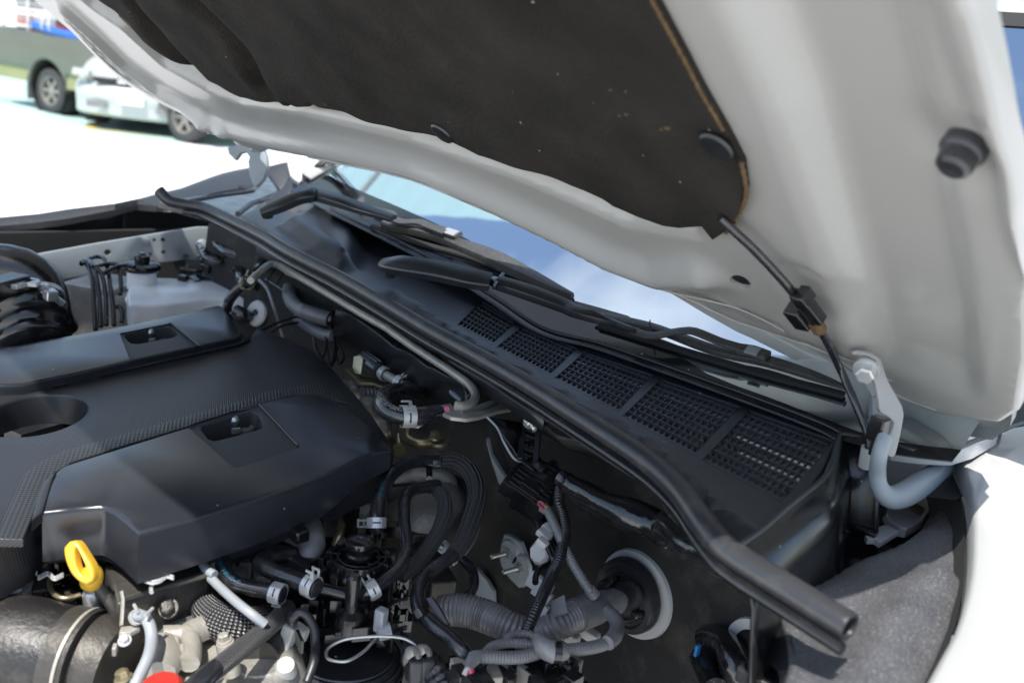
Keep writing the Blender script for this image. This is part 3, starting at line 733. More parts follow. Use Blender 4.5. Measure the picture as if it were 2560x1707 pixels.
# insulation pad
gr1 = HL([(330, -60), (420, 60), (480, 120), (535, 180)]); gr2 = HL([(520, -30), (610, 70), (660, 150), (690, 190)])
hem = HL([(560, 200), (700, 228), (900, 258), (1030, 300), (1155, 340), (1330, 400), (1500, 465), (1640, 505), (1770, 545)])
gr3 = HL([(760, 225), (800, 262)]); gr4 = HL([(815, 235), (860, 285)]); gr5 = HL([(585, 225), (610, 245)]); gr6 = HL([(1310, 170), (1380, 280)])
def pad_h(X, Y):
    Y = -Y
    h = np.zeros(len(X))
    for g_, d_, w_ in ((gr1, .020, .016), (gr2, .018, .015), (gr3, .006, .006), (gr4, .006, .006), (gr5, .005, .005)):
        h = h - d_*np.exp(-(segdist(g_, X, Y, False)/w_)**2)
    s_ = sdist(hem, X, Y); h = h - .007*sstep(s_*sgH/.012+.5)
    h = h + .003*np.sin(X*23+Y*9)*np.sin(Y*31-X*7) + .0015*np.sin(X*61)*np.sin(Y*57+X*20)
    return h
q_ = np.array(HP.px(1325, 420)); sgH = 1 if sdist(hem, q_[:1], q_[1:])[0] > 0 else -1
pad_loop = padL
HPp = Plane(HP.p-HP.n*.024, -HP.n, HP.u)
pad = plate('insulation_pad', HPp, [HPp.px(*q) for q in ins_o]+flip([(1.40, .60), (1.38, .88), (.95, .95), (.5, .90), (.34, .72), (.33, .50)])+[HPp.px(*q) for q in ((1627, 0), (1708, 150), (1750, 231))], 'felt', hood, depth=.011, bev=.003, px=False, step=.0085, hf=pad_h, sharp=70)
e_ = [HPp.p3(x+2, y, -.001) for x, y in ((1590, -70), (1627, 0), (1708, 150), (1750, 231), (1785, 290), (1806, 326))]
tube('foam_edge', e_, .0012, 'foam_edge', hood, 8, lump=.3)
e_ = [HPp.p3(x, y, -.001) for x, y in ((1853, 405), (1863, 450), (1866, 480), (1860, 510), (1840, 548), (1815, 582))]
tube('foam_edge', e_, .0015, 'foam_edge', hood, 8, lump=.35)
for (x, y, s_) in ((1105, 335, .0125), (1790, 368, .0125)):
    lathe('retaining_pin', [(0, .0030), (s_*.55, .0028), (s_*.9, .0018), (s_, 0), (s_*.9, -.001)], HP.p3(x, y, -.026 if x < 1500 else -.026), -HP.n, 'black_plastic', hood)
for (x, y, r_) in ((1528, 224, .0025), (1565, 228, .0022), (1552, 286, .0022), (1568, 284, .0024), (1668, 319, .0045), (1655, 322, .003), (812, 263, .003), (1283, 227, .0018), (1490, 250, .0015)):
    L = [tuple(np.array(HPp.px(x, y))+np.array((math.cos(t_), math.sin(t_)*.7))*r_*.6*random.uniform(.6, 1.3)) for t_ in [i*.7 for i in range(9)]]
    plate('rust_spot', HPp, L, 'foam_edge', pad, depth=.001, px=False, hf=lambda X, Y: pad_h(X, Y)+.0008)
# bump stop
c = HP.p3(2408, 375, 0); lathe('bump_stop', [(0, .014), (.007, .014), (.0095, .012), (.0102, .009), (.0104, .004), (.0125, .002), (.0128, 0), (.012, -.006)], c, -HP.n, 'seal_rubber', hood)
# small clips at hood rear edge
for (x, y) in ((826, 372), (1465, 598)):
    b = MB(); c = HP.p3(x, y, -.004); b.box(c, (.030, .012, .008), (HP.u, HP.v, HP.n)); b.box(c-HP.n*.005+HP.u*.008, (.008, .014, .008), (HP.u, HP.v, HP.n)); b.box(c+HP.u*.016-HP.v*.004, (.010, .006, .005), (HP.u, HP.v, HP.n))
    b.build('hood_clip', 'gloss_plastic', hood)
plate('slot', Plane(HP.p-HP.n*.0105, -HP.n, HP.u), flip(HL([(530, 232), (542, 240), (546, 245), (534, 238)])), 'dark_void', hood, depth=.001, px=False)
b = MB().box(HP.p3(165, 12, -.008), (.028, .022, .010), (HP.u, HP.v, HP.n)); b.build('rubber_plug', 'gloss_plastic', hood)
b = MB().box(HP.p3(338, 74, -.012), (.012, .05, .003), (HP.u, HP.v, HP.n)); b.build('sticker', 'foam_edge', hood)
# washer hose under the hood
YH = Plane((0, -.742, 0), (0, 1, 0), (-1, 0, 0))
hs = [HP.p3(1800, 545, -.030), HP.p3(1829, 572, -.030), HP.p3(1887, 626, -.030), HP.p3(1969, 715, -.030), HP.p3(2015, 778, -.030), HP.p3(2052, 826, -.03), YH.p3(2094, 908), YH.p3(2139, 1010), YH.p3(2168, 1088), YH.p3(2176, 1180)]
wh = tube('washer_hose', hs, .0034, 'hose_rubber', hood, 14)
p_, t_ = along(hs, .985); lathe('hose_collar', [(.0045, -.009), (.0066, -.009), (.0066, .009), (.0045, .009)], YH.p3(2170, 1142), (0, .15, 1), 'white_nylon', wh)
c = HP.p3(2010, 765, -.030); p1, t1 = along(hs, .36)
b = MB(); e = np.cross(t1, HP.n); b.box(c+e*.004, (.034, .013, .010), (t1, e, HP.n)); b.box(c+t1*.012-e*.010-HP.n*.002, (.022, .014, .014), (t1, e, HP.n)); b.box(c-t1*.013+e*.008, (.012, .009, .014), (t1, e, HP.n))
b.build('hose_clip', 'gloss_plastic', wh)
p2, t2 = along(hs, .44); lathe('clip_sleeve', [(.004, -.008), (.0058, -.008), (.0058, .008), (.004, .008)], HP.p3(2042, 812, -.030), t2, 'foam_edge', wh)

# ---- hinges
hg = tube('hinge_arm', [P(2212, 1095, 1.352), P(2200, 1130, 1.342), P(2193, 1180, 1.322), P(2200, 1222, 1.308), P(2225, 1243, 1.300), P(2262, 1235, 1.296), P(2310, 1205, 1.290), P(2355, 1172, 1.286), P(2388, 1150, 1.284)], [.0085, .0088, .0095, .0108, .0115, .0110, .0100, .0090, .0075], 'bay_paint', car, 20, flat=.72)
hp_ = Plane(P(2200, 1000, 1.375), (-.75, .62, .25), (0, 0, 1))
brk = [(720, 250), (760, 235), (880, 258), (955, 315), (975, 385), (1010, 480), (1120, 680), (1130, 740), (1095, 930), (1060, 1060), (1030, 1080), (1005, 1060), (975, 965), (1025, 880), (1050, 800), (1010, 760), (940, 720), (930, 640), (905, 500), (888, 455), (925, 375), (905, 315), (845, 283), (735, 275)]
plate('hinge_bracket', hp_, [d4.s(*q) for q in brk], 'under_paint', hg, depth=.004, bev=.0012, smooth=.004, sharp=50)
plate('hinge_flange', Plane(P(2190, 950, 1.38), (-.2, .9, .5), (1, 0, 0)), [d4.s(*q) for q in [(790, 290), (905, 320), (920, 380), (890, 460), (900, 560), (880, 600), (800, 470), (770, 400)]], 'under_paint', hg, depth=.003, bev=.001)
bolt(P(*d4.s(835, 385), 1.40), (-.35, .8, -.35), .0105, 'clamp_zinc', hg)
plate('hinge_link', Plane(P(2190, 1010, 1.36), (-.7, .65, .3), (0, 0, 1)), [d4.s(*q) for q in [(880, 590), (920, 620), (935, 700), (1020, 800), (980, 880), (970, 960), (905, 960), (870, 880), (880, 720)]], 'bay_paint', hg, depth=.006, bev=.001)
b = MB(); c = P(*d4.s(925, 850), 1.357); b.box(c, (.013, .012, .020)); b.box(c+np.array((-.002, -.002, -.016)), (.009, .009, .014)); b.build('rubber_stop', 'gloss_plastic', hg)
# far hinge
hz_ = Plane(P(640, 380, 1.40), (-.4, .9, .15), (1, 0, 0))
hf_ = plate('hinge_arm', hz_, [c1.s(*q) for q in [(1580, 850), (1640, 790), (1700, 830), (1760, 930), (1820, 1020), (1862, 1090), (1868, 1180), (1840, 1260), (1790, 1310), (1765, 1290), (1745, 1220), (1735, 1130), (1745, 1100), (1720, 1065), (1680, 1075), (1655, 1110), (1645, 1122), (1600, 1080), (1590, 1040), (1615, 1020), (1650, 1015), (1625, 975), (1570, 930), (1560, 890)]], 'bay_paint', car, depth=.006, bev=.0015)
b = MB()
for q in ((1612, 875), (1790, 1030), (1860, 920)): V, Fc = lathe_geo([(0, .012), (.006, .012), (.009, .008), (.009, 0)], hz_.p3(*c1.s(*q), .004), hz_.n, 8); b.add(V, Fc)
b.build('bolt', 'clamp_zinc', hf_)
plate('hinge_fork', Plane(P(640, 440, 1.36), (-.95, .3, .1), (0, 1, 0)), [c1.s(*q) for q in [(1800, 1030), (1862, 1090), (1866, 1180), (1830, 1250), (1790, 1310), (1780, 1200)]], 'white_paint', hf_, depth=.004, bev=.001)

# ---- windscreen, dash and roof
def zg(x, y): return 1.36+.6*(-.80-y)-.05*((x-XC)/.7)**2
def WG(px, py, off=0.):
    """the point of the windscreen surface (raised by off) seen at a pixel"""
    d = ray(px, py); lo, hi = .3, 4.
    for _ in range(50):
        m = (lo+hi)/2; q = CAM+d*m
        if q[2] > zg(q[0], q[1])+off: lo = m
        else: hi = m
    return CAM+d*lo
base = spline([WG(x, y) for x, y in ((2400, 1130), (2251, 1112), (2142, 1084), (2000, 1030), (1912, 996), (1683, 916), (1503, 853), (1359, 814), (1239, 737), (1081, 639), (930, 562), (827, 514), (740, 470))], .04)
def up_row(t_, dx=0):
    o = []
    for q in base:
        xx = XC+(q[0]-XC)*(1-.10*max(t_, 0)/.7); y = q[1]-t_
        o.append((xx, y, zg(xx, y)))
    return o
glass = loft('windscreen', [up_row(t_) for t_ in (-.012, 0, .03, .06, .1, .15, .2, .3, .4, .5, .6, .70)], 'windscreen_glass', car, sub=1, sharp=0)
def frit_row(t_):
    o = []
    for q in base:
        k = float(sstep(np.array((q[0]-.50)/.18))); tt = -.012+(t_+.012)*(.25+.75*k); xx = XC+(q[0]-XC)*(1-.10*max(tt, 0)/.7); y = q[1]-tt; o.append((xx, y, zg(xx, y)+.0012))
    return o
band = loft('glass_frit', [frit_row(t_) for t_ in (-.012, .012, .028, .042)], 'frit_black', glass, sharp=0)
loft('dashboard', [[(q[0], q[1]-.02, q[2]-.05) for q in base], [(q[0], q[1]-.5, 1.28) for q in base], [(q[0], q[1]-.7, 1.0) for q in base]], 'interior', car)
top = up_row(.70, 0)
roof = loft('roof', [[(x, y+.01, z-.004) for x, y, z in top], [(x, y-.02, z+.012) for x, y, z in top], [(x, y-.12, z+.04) for x, y, z in top], [(XC+(x-XC)*1.02, y-1.3, z+.06) for x, y, z in top]], 'white_paint', car, thick=.01)
loft('roof_seal', [[(x, y+.03, z-.016) for x, y, z in top], [(x, y+.012, z+.004) for x, y, z in top]], 'dark_void', roof)
# pillars both ends
for e in (0, -1):
    col_ = [up_row(t_, 0)[e] for t_ in ((.02, .1, .25, .4, .55, .70) if e == -1 else (.08, .15, .25, .4, .55, .70))]; s_ = -1 if e == 0 else 1
    loft('windscreen_pillar', [[(x+s_*-.012, y, z+.004) for x, y, z in col_], [(x+s_*.012, y+.004, z+.01) for x, y, z in col_], [(x+s_*.05, y-.02, z-.01) for x, y, z in col_], [(x+s_*.06, y-.06, z-.06) for x, y, z in col_]], 'white_paint', car, thick=.006)

# ---- cowl panel with the air grilles
CW = Z(1.312)
c_out = [(2105, 1088), (2092, 1100), (2062, 1170), (2020, 1225), (1961, 1280), (1900, 1325), (1843, 1365), (1800, 1335), (1740, 1255), (1690, 1190), (1627, 1135), (1530, 1078), (1415, 1005), (1300, 935), (1189, 872), (1074, 808), (959, 740), (844, 675), (730, 617), (640, 565), (600, 540), (640, 520), (690, 500), (760, 478),
         (827, 515), (930, 564), (1081, 641), (1239, 739), (1359, 816), (1503, 853), (1683, 916), (1912, 996), (2050, 1042)]
GR = [((1204, 752), (1293, 804), (1233, 858), (1143, 812), 10, 7), ((1308, 814), (1444, 871), (1375, 936), (1241, 867), 13, 7), ((1461, 880), (1633, 937), (1545, 1029), (1386, 945), 13, 8),
      ((1652, 947), (1851, 1016), (1736, 1136), (1556, 1040), 13, 9), ((1874, 1025), (2086, 1100), (1954, 1255), (1755, 1150), 13, 10)]
boss_c = CW.px(*d1.s(1060, 1060)); boss = [CW.px(*d1.s(*q)) for q in [(690, 935), (880, 850), (1130, 838), (1300, 880), (1400, 960), (1430, 1030), (1400, 1200), (1350, 1320), (1200, 1300), (950, 1150), (760, 1010)]]
flow = [CW.px(*q) for q in ((1880, 1330), (1800, 1270), (1720, 1195), (1640, 1125), (1520, 1050), (1400, 985), (1300, 930), (1200, 868), (1100, 805))]
rr_ = [CW.px(*q) for q in ((2100, 1078), (1912, 1015), (1683, 934), (1503, 872), (1359, 832), (1239, 757), (1081, 660), (930, 585), (800, 525))]
def cowl_h(X, Y):
    d = segdist(boss, X, Y); ins = pip(boss, X, Y); sdv = np.where(ins, d, -d)
    h = .022*sstep((sdv+.008)/.034)
    s_ = sdist(flow, X, Y)*sgF; h = h - .020*sstep(-s_/.010+.3)*sstep((1.0-X)/.3)
    s2 = np.abs(sdist(rr_, X, Y)); h = h + .003*np.exp(-(s2/.005)**2)
    return h
q_ = np.array(CW.px(1700, 1080)); sgF = 1 if sdist(flow, q_[:1], q_[1:])[0] > 0 else -1
def quadpt(g_, s_, t_):
    a, b, c, d = [np.array(q, float) for q in g_[:4]]
    return tuple((a*(1-s_)+b*s_)*(1-t_)+(d*(1-s_)+c*s_)*t_)
holes = [[quadpt(g_, s_, t_) for s_, t_ in ((-.0, -.0), (1, 0), (1, 1), (0, 1))] for g_ in GR]
cowl = plate('cowl_panel', CW, c_out, 'cowl_plastic', car, depth=.006, bev=.002, holes=holes, hf=cowl_h, step=.009, hdepth=.004, sharp=45)
for gi, g_ in enumerate(GR):
    n, m_ = g_[4], g_[5]; slots = []
    for i in range(n):
        s0 = (i+.10)/n; s1 = (i+.90)/n; cc = (s0+s1)/2; hw = (s1-s0)/2; L = []
        tw = hw*.9*(np.linalg.norm(np.array(g_[1])-np.array(g_[0]))/np.linalg.norm(np.array(g_[3])-np.array(g_[0])))
        t0, t1 = .04, .96
        for k_ in range(7): L.append(quadpt(g_, cc-hw*math.cos(math.pi*k_/6), t0+tw-tw*math.sin(math.pi*k_/6)))
        for k_ in range(7): L.append(quadpt(g_, cc+hw*math.cos(math.pi*k_/6), t1-tw+tw*math.sin(math.pi*k_/6)))
        slots.append(L)
    go = plate('cowl_grille', Z(1.3105), [quadpt(g_, s_, t_) for s_, t_ in ((.004, .006), (.996, .006), (.996, .994), (.004, .994))], 'cowl_plastic', cowl, depth=.0035, holes=slots)
    b = MB(); zz = Z(1.3096)
    for k_ in range(1, m_):
        A_ = zz.p3(*quadpt(g_, .01, k_/m_)); B_ = zz.p3(*quadpt(g_, .99, k_/m_)); dd = B_-A_; L_ = np.linalg.norm(dd); dd /= L_
        b.box((A_+B_)/2, (L_, .0015, .004), (dd, np.cross((0, 0, 1), dd), (0, 0, 1)))
    # second, coarser set of ribs deeper down
    z2 = Z(1.297)
    for k_ in range(1, m_, 2):
        A_ = z2.p3(*quadpt(g_, .0, (k_+.3)/m_)); B_ = z2.p3(*quadpt(g_, 1, (k_+.3)/m_)); dd = B_-A_; L_ = np.linalg.norm(dd); dd /= L_
        b.box((A_+B_)/2, (L_, .004, .004), (dd, np.cross((0, 0, 1), dd), (0, 0, 1)))
    b.build('grille_ribs', 'cowl_plastic', cowl)
for gi, sl_ in ((1, (8, 9)), (3, (0, 1)), (4, (5, 6))):
    g_ = GR[gi]; n = g_[4]
    plate('grille_filler', Z(1.3094), [quadpt(g_, s_, t_) for s_, t_ in ((sl_[0]/n+.01, .05), ((sl_[1]+1)/n-.01, .05), ((sl_[1]+1)/n-.01, .27), (sl_[0]/n+.01, .27))], 'cover_plate', cowl, depth=.001)
plate('cowl_tray', Z(1.272), [(2150, 1120), (1960, 1330), (1150, 880), (1100, 780), (1210, 720), (1900, 990)], 'gloss_plastic', car, depth=.004)
# rubber trim between cowl and glass
tr_ = [WG(x, y, .002) for x, y in ((2105, 1083), (2050, 1056), (1912, 1003), (1683, 921), (1503, 859), (1359, 820), (1239, 743), (1081, 646), (930, 570), (827, 520))]
tube('glass_trim', tr_, .0028, 'gloss_plastic', cowl, 8)
tube('glass_trim', [q+np.array((0, .007, -.005)) for q in tr_], .0018, 'seal_rubber', cowl, 8)
loft('cowl_rear_lip', [[q+np.array((0, -.002, -.002)) for q in tr_], [CW.p3(x, y, -.001) for x, y in ((2105, 1088), (2050, 1056), (1912, 1003), (1683, 922), (1503, 860), (1359, 822), (1239, 745), (1081, 648), (930, 572), (827, 522))]], 'cowl_plastic', cowl)
# near end wall of the cowl with raised lip
lip = [P(*c7.s(*q), 1.318) for q in ((1280, 225), (1230, 210), (1125, 188), (1100, 210), (1060, 360), (1010, 440), (900, 530), (800, 612), (700, 700), (620, 760), (560, 800))]
tube('cowl_end_lip', lip, .0022, 'cowl_plastic', cowl, 8)
dn = [q-np.array((0, 0, .0)) for q in spline(lip, .02)]
loft('cowl_end_wall', [dn, [q+np.array((-.020, .004, -.035)) for q in dn], [q+np.array((-.035, .008, -.10)) for q in dn], [q+np.array((-.04, .01, -.16)) for q in dn]], 'gloss_plastic', cowl, thick=.003)
tube('wall_rib', [P(*c7.s(*q), z) for q, z in (((1230, 375), 1.285), ((1180, 385), 1.285), ((1100, 450), 1.278), ((1000, 560), 1.270), ((910, 660), 1.262), ((870, 810), 1.25))], .0022, 'gloss_plastic', cowl, 8)
# ---- hood to cowl seal
sl_p = [(398, 477, 1.338), (425, 503, 1.325), (471, 513, 1.322), (517, 522, 1.322), (593, 558, 1.322), (660, 592, 1.322), (730, 634, 1.322), (844, 692, 1.322), (959, 757, 1.322), (1074, 825, 1.322), (1189, 887, 1.322), (1300, 950, 1.322),
        (1415, 1021, 1.322), (1530, 1094, 1.320), (1627, 1160, 1.318), (1700, 1228, 1.316), (1755, 1305, 1.314), (1800, 1360, 1.312), (1852, 1400, 1.310), (1938, 1453, 1.309), (2028, 1509, 1.308), (2120, 1566, 1.307)]
sl = [P(*q) for q in sl_p]
seal = tube('hood_seal', sl, [.0085, .0085, .0085, .0085, .0085, .009, .0095, .0095], 'seal_rubber', car, 22, step=.008, cap=False)
tube('seal_lip', [q+np.array((-.004, .009, -.010)) for q in sl[2:]], .0042, 'gloss_plastic', seal, 10, step=.008)
tube('seal_lip', [q+np.array((.006, -.010, -.008)) for q in sl[3:-2]], .0035, 'gloss_plastic', seal, 8, step=.008)
e0 = sl[-1]; ea = sl[-1]-sl[-2]; ea /= np.linalg.norm(ea)
lathe('seal_end', [(.0095, -.001), (.0092, .0012), (.0070, .0012), (.0062, -.004), (.0060, -.02)], e0, ea, 'seal_rubber', seal, 24)
lathe('seal_core', [(.0062, -.010), (.003, -.006), (0, -.007)], e0, ea, 'apron', seal, 16)
loft('seal_flange', [[q+np.array((-.002, .004, -.004)) for q in sl[2:]], [q+np.array((-.002, .008, -.014)) for q in sl[2:]]], 'gloss_plastic', car, thick=.002)

# ---- firewall, floor and the far inner wing
FWL = Plane((0, -.745, 0), (0, 1, 0), (-1, 0, 0))      # faces the engine; u = -x, v = z
def fw_h(X, Y):
    return .006*np.sin(X*9+Y*5)*np.sin(Y*11-X*3)+.002*np.sin(X*37)*np.sin(Y*31)
fwall = plate('firewall', FWL, [(-1.58, .55), (-.30, .55), (-.34, 1.16), (-.42, 1.22), (-.47, 1.285), (-1.52, 1.285), (-1.58, 1.26)], 'firewall_mat', car, depth=.02, px=False, step=.03, hf=fw_h)
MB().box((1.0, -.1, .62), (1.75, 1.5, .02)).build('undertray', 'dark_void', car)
# grey steel showing through cut-outs of the mat
plate('body_steel', Plane((0, -.736, 0), (0, 1, 0), (-1, 0, 0)), [c6.s(*q) for q in [(480, 210), (500, 300), (560, 400), (630, 500), (590, 500), (545, 460), (510, 360), (478, 240)]], 'bay_paint', fwall, depth=.004, bev=.001)
plate('body_steel', Plane((0, -.736, 0), (0, 1, 0), (-1, 0, 0)), [c6.s(*q) for q in [(420, 930), (480, 1000), (515, 1060), (520, 1170), (440, 1130), (380, 1100), (410, 1010)]], 'bay_paint', fwall, depth=.004, bev=.001)
# mat edge fold line (upper bulkhead shelf)
tube('mat_edge', [P(*c6.s(*q), 1.262) for q in ((800, 130), (880, 200), (1000, 225), (1150, 285), (1300, 380), (1420, 500), (1500, 640))], .002, 'firewall_mat', fwall, 8)
loft('bulkhead_shelf', [[P(*c6.s(*q), 1.262) for q in ((640, 30), (800, 130), (880, 200), (1000, 225), (1150, 285), (1300, 380), (1420, 500), (1500, 640))], [P(*c6.s(*q), 1.235)+np.array((0, -.02, 0)) for q in ((630, 150), (780, 230), (860, 290), (1000, 330), (1150, 400), (1300, 500), (1420, 620), (1500, 760))]], 'firewall_mat', fwall, thick=.003)
# far inner wing
XW = Plane((1.84, 0, 0), (-1, 0, 0), (0, -1, 0))
hl = []
def hexel(x, y, rx, ry, n=12): return [c2.s(x+rx*math.cos(2*math.pi*i/n), y+ry*math.sin(2*math.pi*i/n)) for i in range(n)]
for (x, y, rx, ry) in ((703, 603, 24, 20), (1068, 523, 16, 14), (1070, 603, 15, 14), (985, 617, 12, 12)): hl.append(hexel(x, y, rx, ry))
for (x, y) in ((1011, 525), (913, 617)): hl.append([c2.s(x-11, y-10), c2.s(x+11, y-10), c2.s(x+11, y+10), c2.s(x-11, y+10)])
wing = plate('inner_wing', XW, [c2.s(*q) for q in [(-300, 690), (0, 650), (180, 625), (600, 550), (1290, 440), (1420, 440), (1400, 560), (1310, 640), (900, 690), (340, 790), (-300, 880)]], 'bay_paint', car, depth=.003, bev=.001, holes=hl,
             step=.03, hf=lambda X, Y: .002*np.sin(X*14))
plate('inner_wing_lower', Plane((1.80, 0, 0), (-1, 0, .12), (0, -1, 0)), [c2.s(*q) for q in [(-300, 880), (340, 785), (900, 685), (1320, 635), (1420, 800), (1400, 1200), (300, 1300), (-300, 1300)]], 'bay_paint', wing, depth=.003)
MB().box((1.885, -.5, .87), (.01, 1.6, .63)).build('wing_hole_backing', 'dark_void', car)  # dark sheet added behind the inner wing so its holes read black
bolt(XW.p3(*c2.s(955, 533)), (-1, 0, 0), .008, 'bay_paint', wing)
lathe('plug', [(0, .006), (.006, .005), (.009, 0)], XW.p3(*c2.s(840, 650)), (-1, 0, .3), 'bay_paint', wing)
lathe('plug', [(0, .006), (.008, .005), (.011, 0)], XW.p3(*c2.s(1320, 550)), (-1, 0, .3), 'bay_paint', wing)
# wing edge trim, far side: top skin, lip and liner
te = [c2.s(*q) for q in [(-300, 395), (0, 375), (250, 352), (450, 320), (750, 285), (900, 255), (1020, 222), (1180, 185)]]+[d1.s(*q) for q in [(100, 495), (200, 462), (330, 432), (450, 412), (590, 400)]]
lo = [c2.s(*q) for q in [(-300, 460), (0, 432), (250, 408), (450, 382), (750, 325), (900, 290), (1020, 300), (1180, 290)]]+[d1.s(*q) for q in [(100, 640), (200, 620), (330, 600), (450, 572), (590, 470)]]
tz = lambda x: float(np.interp(x, (-150, 0, 390, 670), (1.185, 1.198, 1.248, 1.272)))
rA = [P(x, y, tz(x)) for x, y in te]; rB = [P(x, y, tz(x)-.010) for (x, y) in lo]
tf = loft('wing_trim', [[q+np.array((.03, 0, -.02)) for q in rA], rA, [(a*2+b)/3+np.array((0, 0, .004)) for a, b in zip(rA, rB)], rB, [q+np.array((0, 0, -.012)) for q in rB]], 'trim_plastic', car)
XL = Plane((1.835, 0, 0), (-1, 0, .1), (0, -1, 0))
plate('wing_liner', XL, [c2.s(*q) for q in [(-300, 470), (0, 440), (450, 388), (750, 330), (900, 292), (1060, 280), (1075, 470), (940, 500), (500, 560), (0, 640), (-300, 690)]], 'trim_plastic', tf, depth=.004, bev=.001)
tube('liner_step', [XL.p3(*c2.s(*q), .004) for q in ((-300, 655), (0, 608), (400, 545), (800, 480), (1000, 440))], .004, 'gloss_plastic', tf, 8)
tube('liner_joint', [XL.p3(*c2.s(*q), .002) for q in ((905, 300), (915, 380), (945, 440), (950, 520))], .0016, 'dark_void', tf, 6)
plate('wing_gusset', Plane((1.81, 0, 0), (-.9, .3, .3), (0, -1, 0)), [c2.s(*q) for q in [(912, 285), (1060, 280), (1065, 440), (940, 350)]], 'cover_plate', tf, depth=.004, bev=.001)
loft('front_wing', [[q+np.array((.03, 0, -.021)) for q in rA], [q+np.array((.07, 0, -.05)) for q in rA], [q+np.array((.11, 0, -.2)) for q in rA], [q+np.array((.12, 0, -.6)) for q in rA]], 'white_paint', car, thick=.002)
# far corner between wing, pillar and cowl
fc = [(380, 520, 1.29), (470, 500, 1.29), (560, 480, 1.29), (625, 465, 1.30), (672, 440, 1.315)]
plate('corner_tray', Z(1.275), [(395, 505), (505, 490), (620, 478), (672, 440), (700, 455), (740, 470), (690, 515), (640, 545), (600, 560), (500, 535)], 'gloss_plastic', car, depth=.01)
tube('corner_lip', [P(*d1.s(*q), 1.30) for q in ((-200, 730), (0, 690), (200, 655), (430, 625), (480, 600), (580, 490))], .004, 'cowl_plastic', car, 8)
tube('drip_channel', [P(*d1.s(*q), 1.295) for q in ((330, 820), (450, 730), (560, 690), (700, 620))], .005, 'seal_rubber', car, 8)
plate('pillar_cover', Plane(P(700, 440, 1.33), (-.3, .5, .8), (1, 0, 0)), [d1.s(*q) for q in [(590, 400), (700, 370), (760, 360), (775, 420), (790, 500), (720, 600), (690, 610), (610, 490), (575, 450)]], 'cowl_plastic', car, depth=.01, bev=.004)
plate('corner_cover', Plane(P(740, 470, 1.325), (-.2, .6, .7), (1, 0, 0)), [d1.s(*q) for q in [(690, 605), (790, 500), (830, 530), (880, 560), (880, 620), (760, 680), (620, 760), (520, 800), (580, 700)]], 'cowl_plastic', car, depth=.008, bev=.003)
plate('pillar_foot', Plane(P(780, 430, 1.36), (-.6, .4, .6), (1, 0, 0)), [d1.s(*q) for q in [(760, 365), (900, 290), (1010, 260), (1160, 280), (1040, 400), (940, 500), (880, 560), (820, 520), (785, 480)]], 'white_paint', car, depth=.008, bev=.003)
tube('pillar_trim', [P(*d1.s(*q), z) for q, z in (((890, 560), 1.345), ((960, 480), 1.37), ((1080, 360), 1.40), ((1190, 280), 1.43))], .006, 'gloss_plastic', car, 10)
tube('pillar_seal', [P(*d1.s(*q), z) for q, z in (((930, 585), 1.340), ((1010, 500), 1.365), ((1130, 380), 1.395), ((1230, 320), 1.42))], .007, 'chrome', car, 10)

MB().box((1.93, -.90, .90), (.012, .34, .62)).build('wing_gap_cover', 'dark_void', car)  # dark sheet added to cover the bright gap between trim and seal
MB().box((1.72, -1.02, 1.0), (.4, .1, .54)).build('corner_blocker', 'dark_void', car)  # dark box added to block bright ground showing through the corner
# ---- wipers
def bar(name, pts, wds, ths, m, parent, up=(0, 0, 1), **k):
    """tapering pressed bar: pts centre line, half widths, thickness, crowned top"""
    S = spline(pts, .012); n = len(S); T = [S[min(i+1, n-1)]-S[max(i-1, 0)] for i in range(n)]; rows = []
    up = np.array(up, float)
    for i, s_ in enumerate(S):
        f = i/(n-1); a = T[i]/np.linalg.norm(T[i]); sd_ = np.cross(a, up); sd_ /= np.linalg.norm(sd_); nn2 = np.cross(sd_, a)
        w_ = np.interp(f, np.linspace(0, 1, len(wds)), wds)*(.80 if 'blade' in name else 1.2); h_ = np.interp(f, np.linspace(0, 1, len(ths)), ths)*.75
        rows.append([s_+sd_*w_*p+nn2*h_*q for p, q in ((-1, -1), (-1, .1), (-.9, .35), (-.45, .5), (0, .55), (.45, .5), (.9, .35), (1, .1), (1, -1), (-1, -1))])
    V = [q for r in rows for q in r]; m_ = len(rows[0]); Fc = []
    for i in range(n-1):
        for j in range(m_-1): Fc.append((i*m_+j, (i+1)*m_+j, (i+1)*m_+j+1, i*m_+j+1))
    Fc += [tuple(range(m_-1)), tuple((n-1)*m_+j for j in range(m_-1))[::-1]]
    return mk(name, V, Fc, m, parent, sharp=32, **k)
wup = (0, .45, .9)
# near wiper
a1 = bar('wiper_arm', [P(*d2.s(*q), z) for q, z in (((212, 350), 1.350), ((235, 356), 1.354), ((270, 365), 1.358), ((400, 385), 1.362), ((700, 430), 1.366), ((1000, 500), 1.368), ((1140, 525), 1.368))], [.0045, .0105, .0120, .0125, .0125, .0120, .0115, .0110], [.006, .009, .009, .008], 'wiper_black', car, wup)
lathe('spindle', [(.0, .004), (.006, .003), (.0065, -.012)], P(*d2.s(262, 415), 1.336), (0, .2, 1), 'dark_void', a1)
bar('arm_hinge', [P(*d2.s(*q), 1.368) for q in ((1140, 530), (1210, 530))], [.009, .009], [.007, .007], 'gloss_plastic', a1, wup)
tube('hinge_pin', [P(*d2.s(1165, 590), 1.366), P(*d2.s(1245, 470), 1.372)], .0022, 'gloss_plastic', a1, 8)
bar('arm_blade', [P(*d2.s(*q), z) for q, z in (((1200, 530), 1.369), ((1500, 625), 1.368), ((1800, 740), 1.366))]+[P(*d3.s(*q), z) for q, z in (((350, 190), 1.366), ((530, 245), 1.367))]+[WG(*d3.s(740, 320), .026)], [.0105, .0112, .0095, .0080, .0070, .0050], [.008, .009, .008, .0065, .005], 'wiper_black', a1, wup)
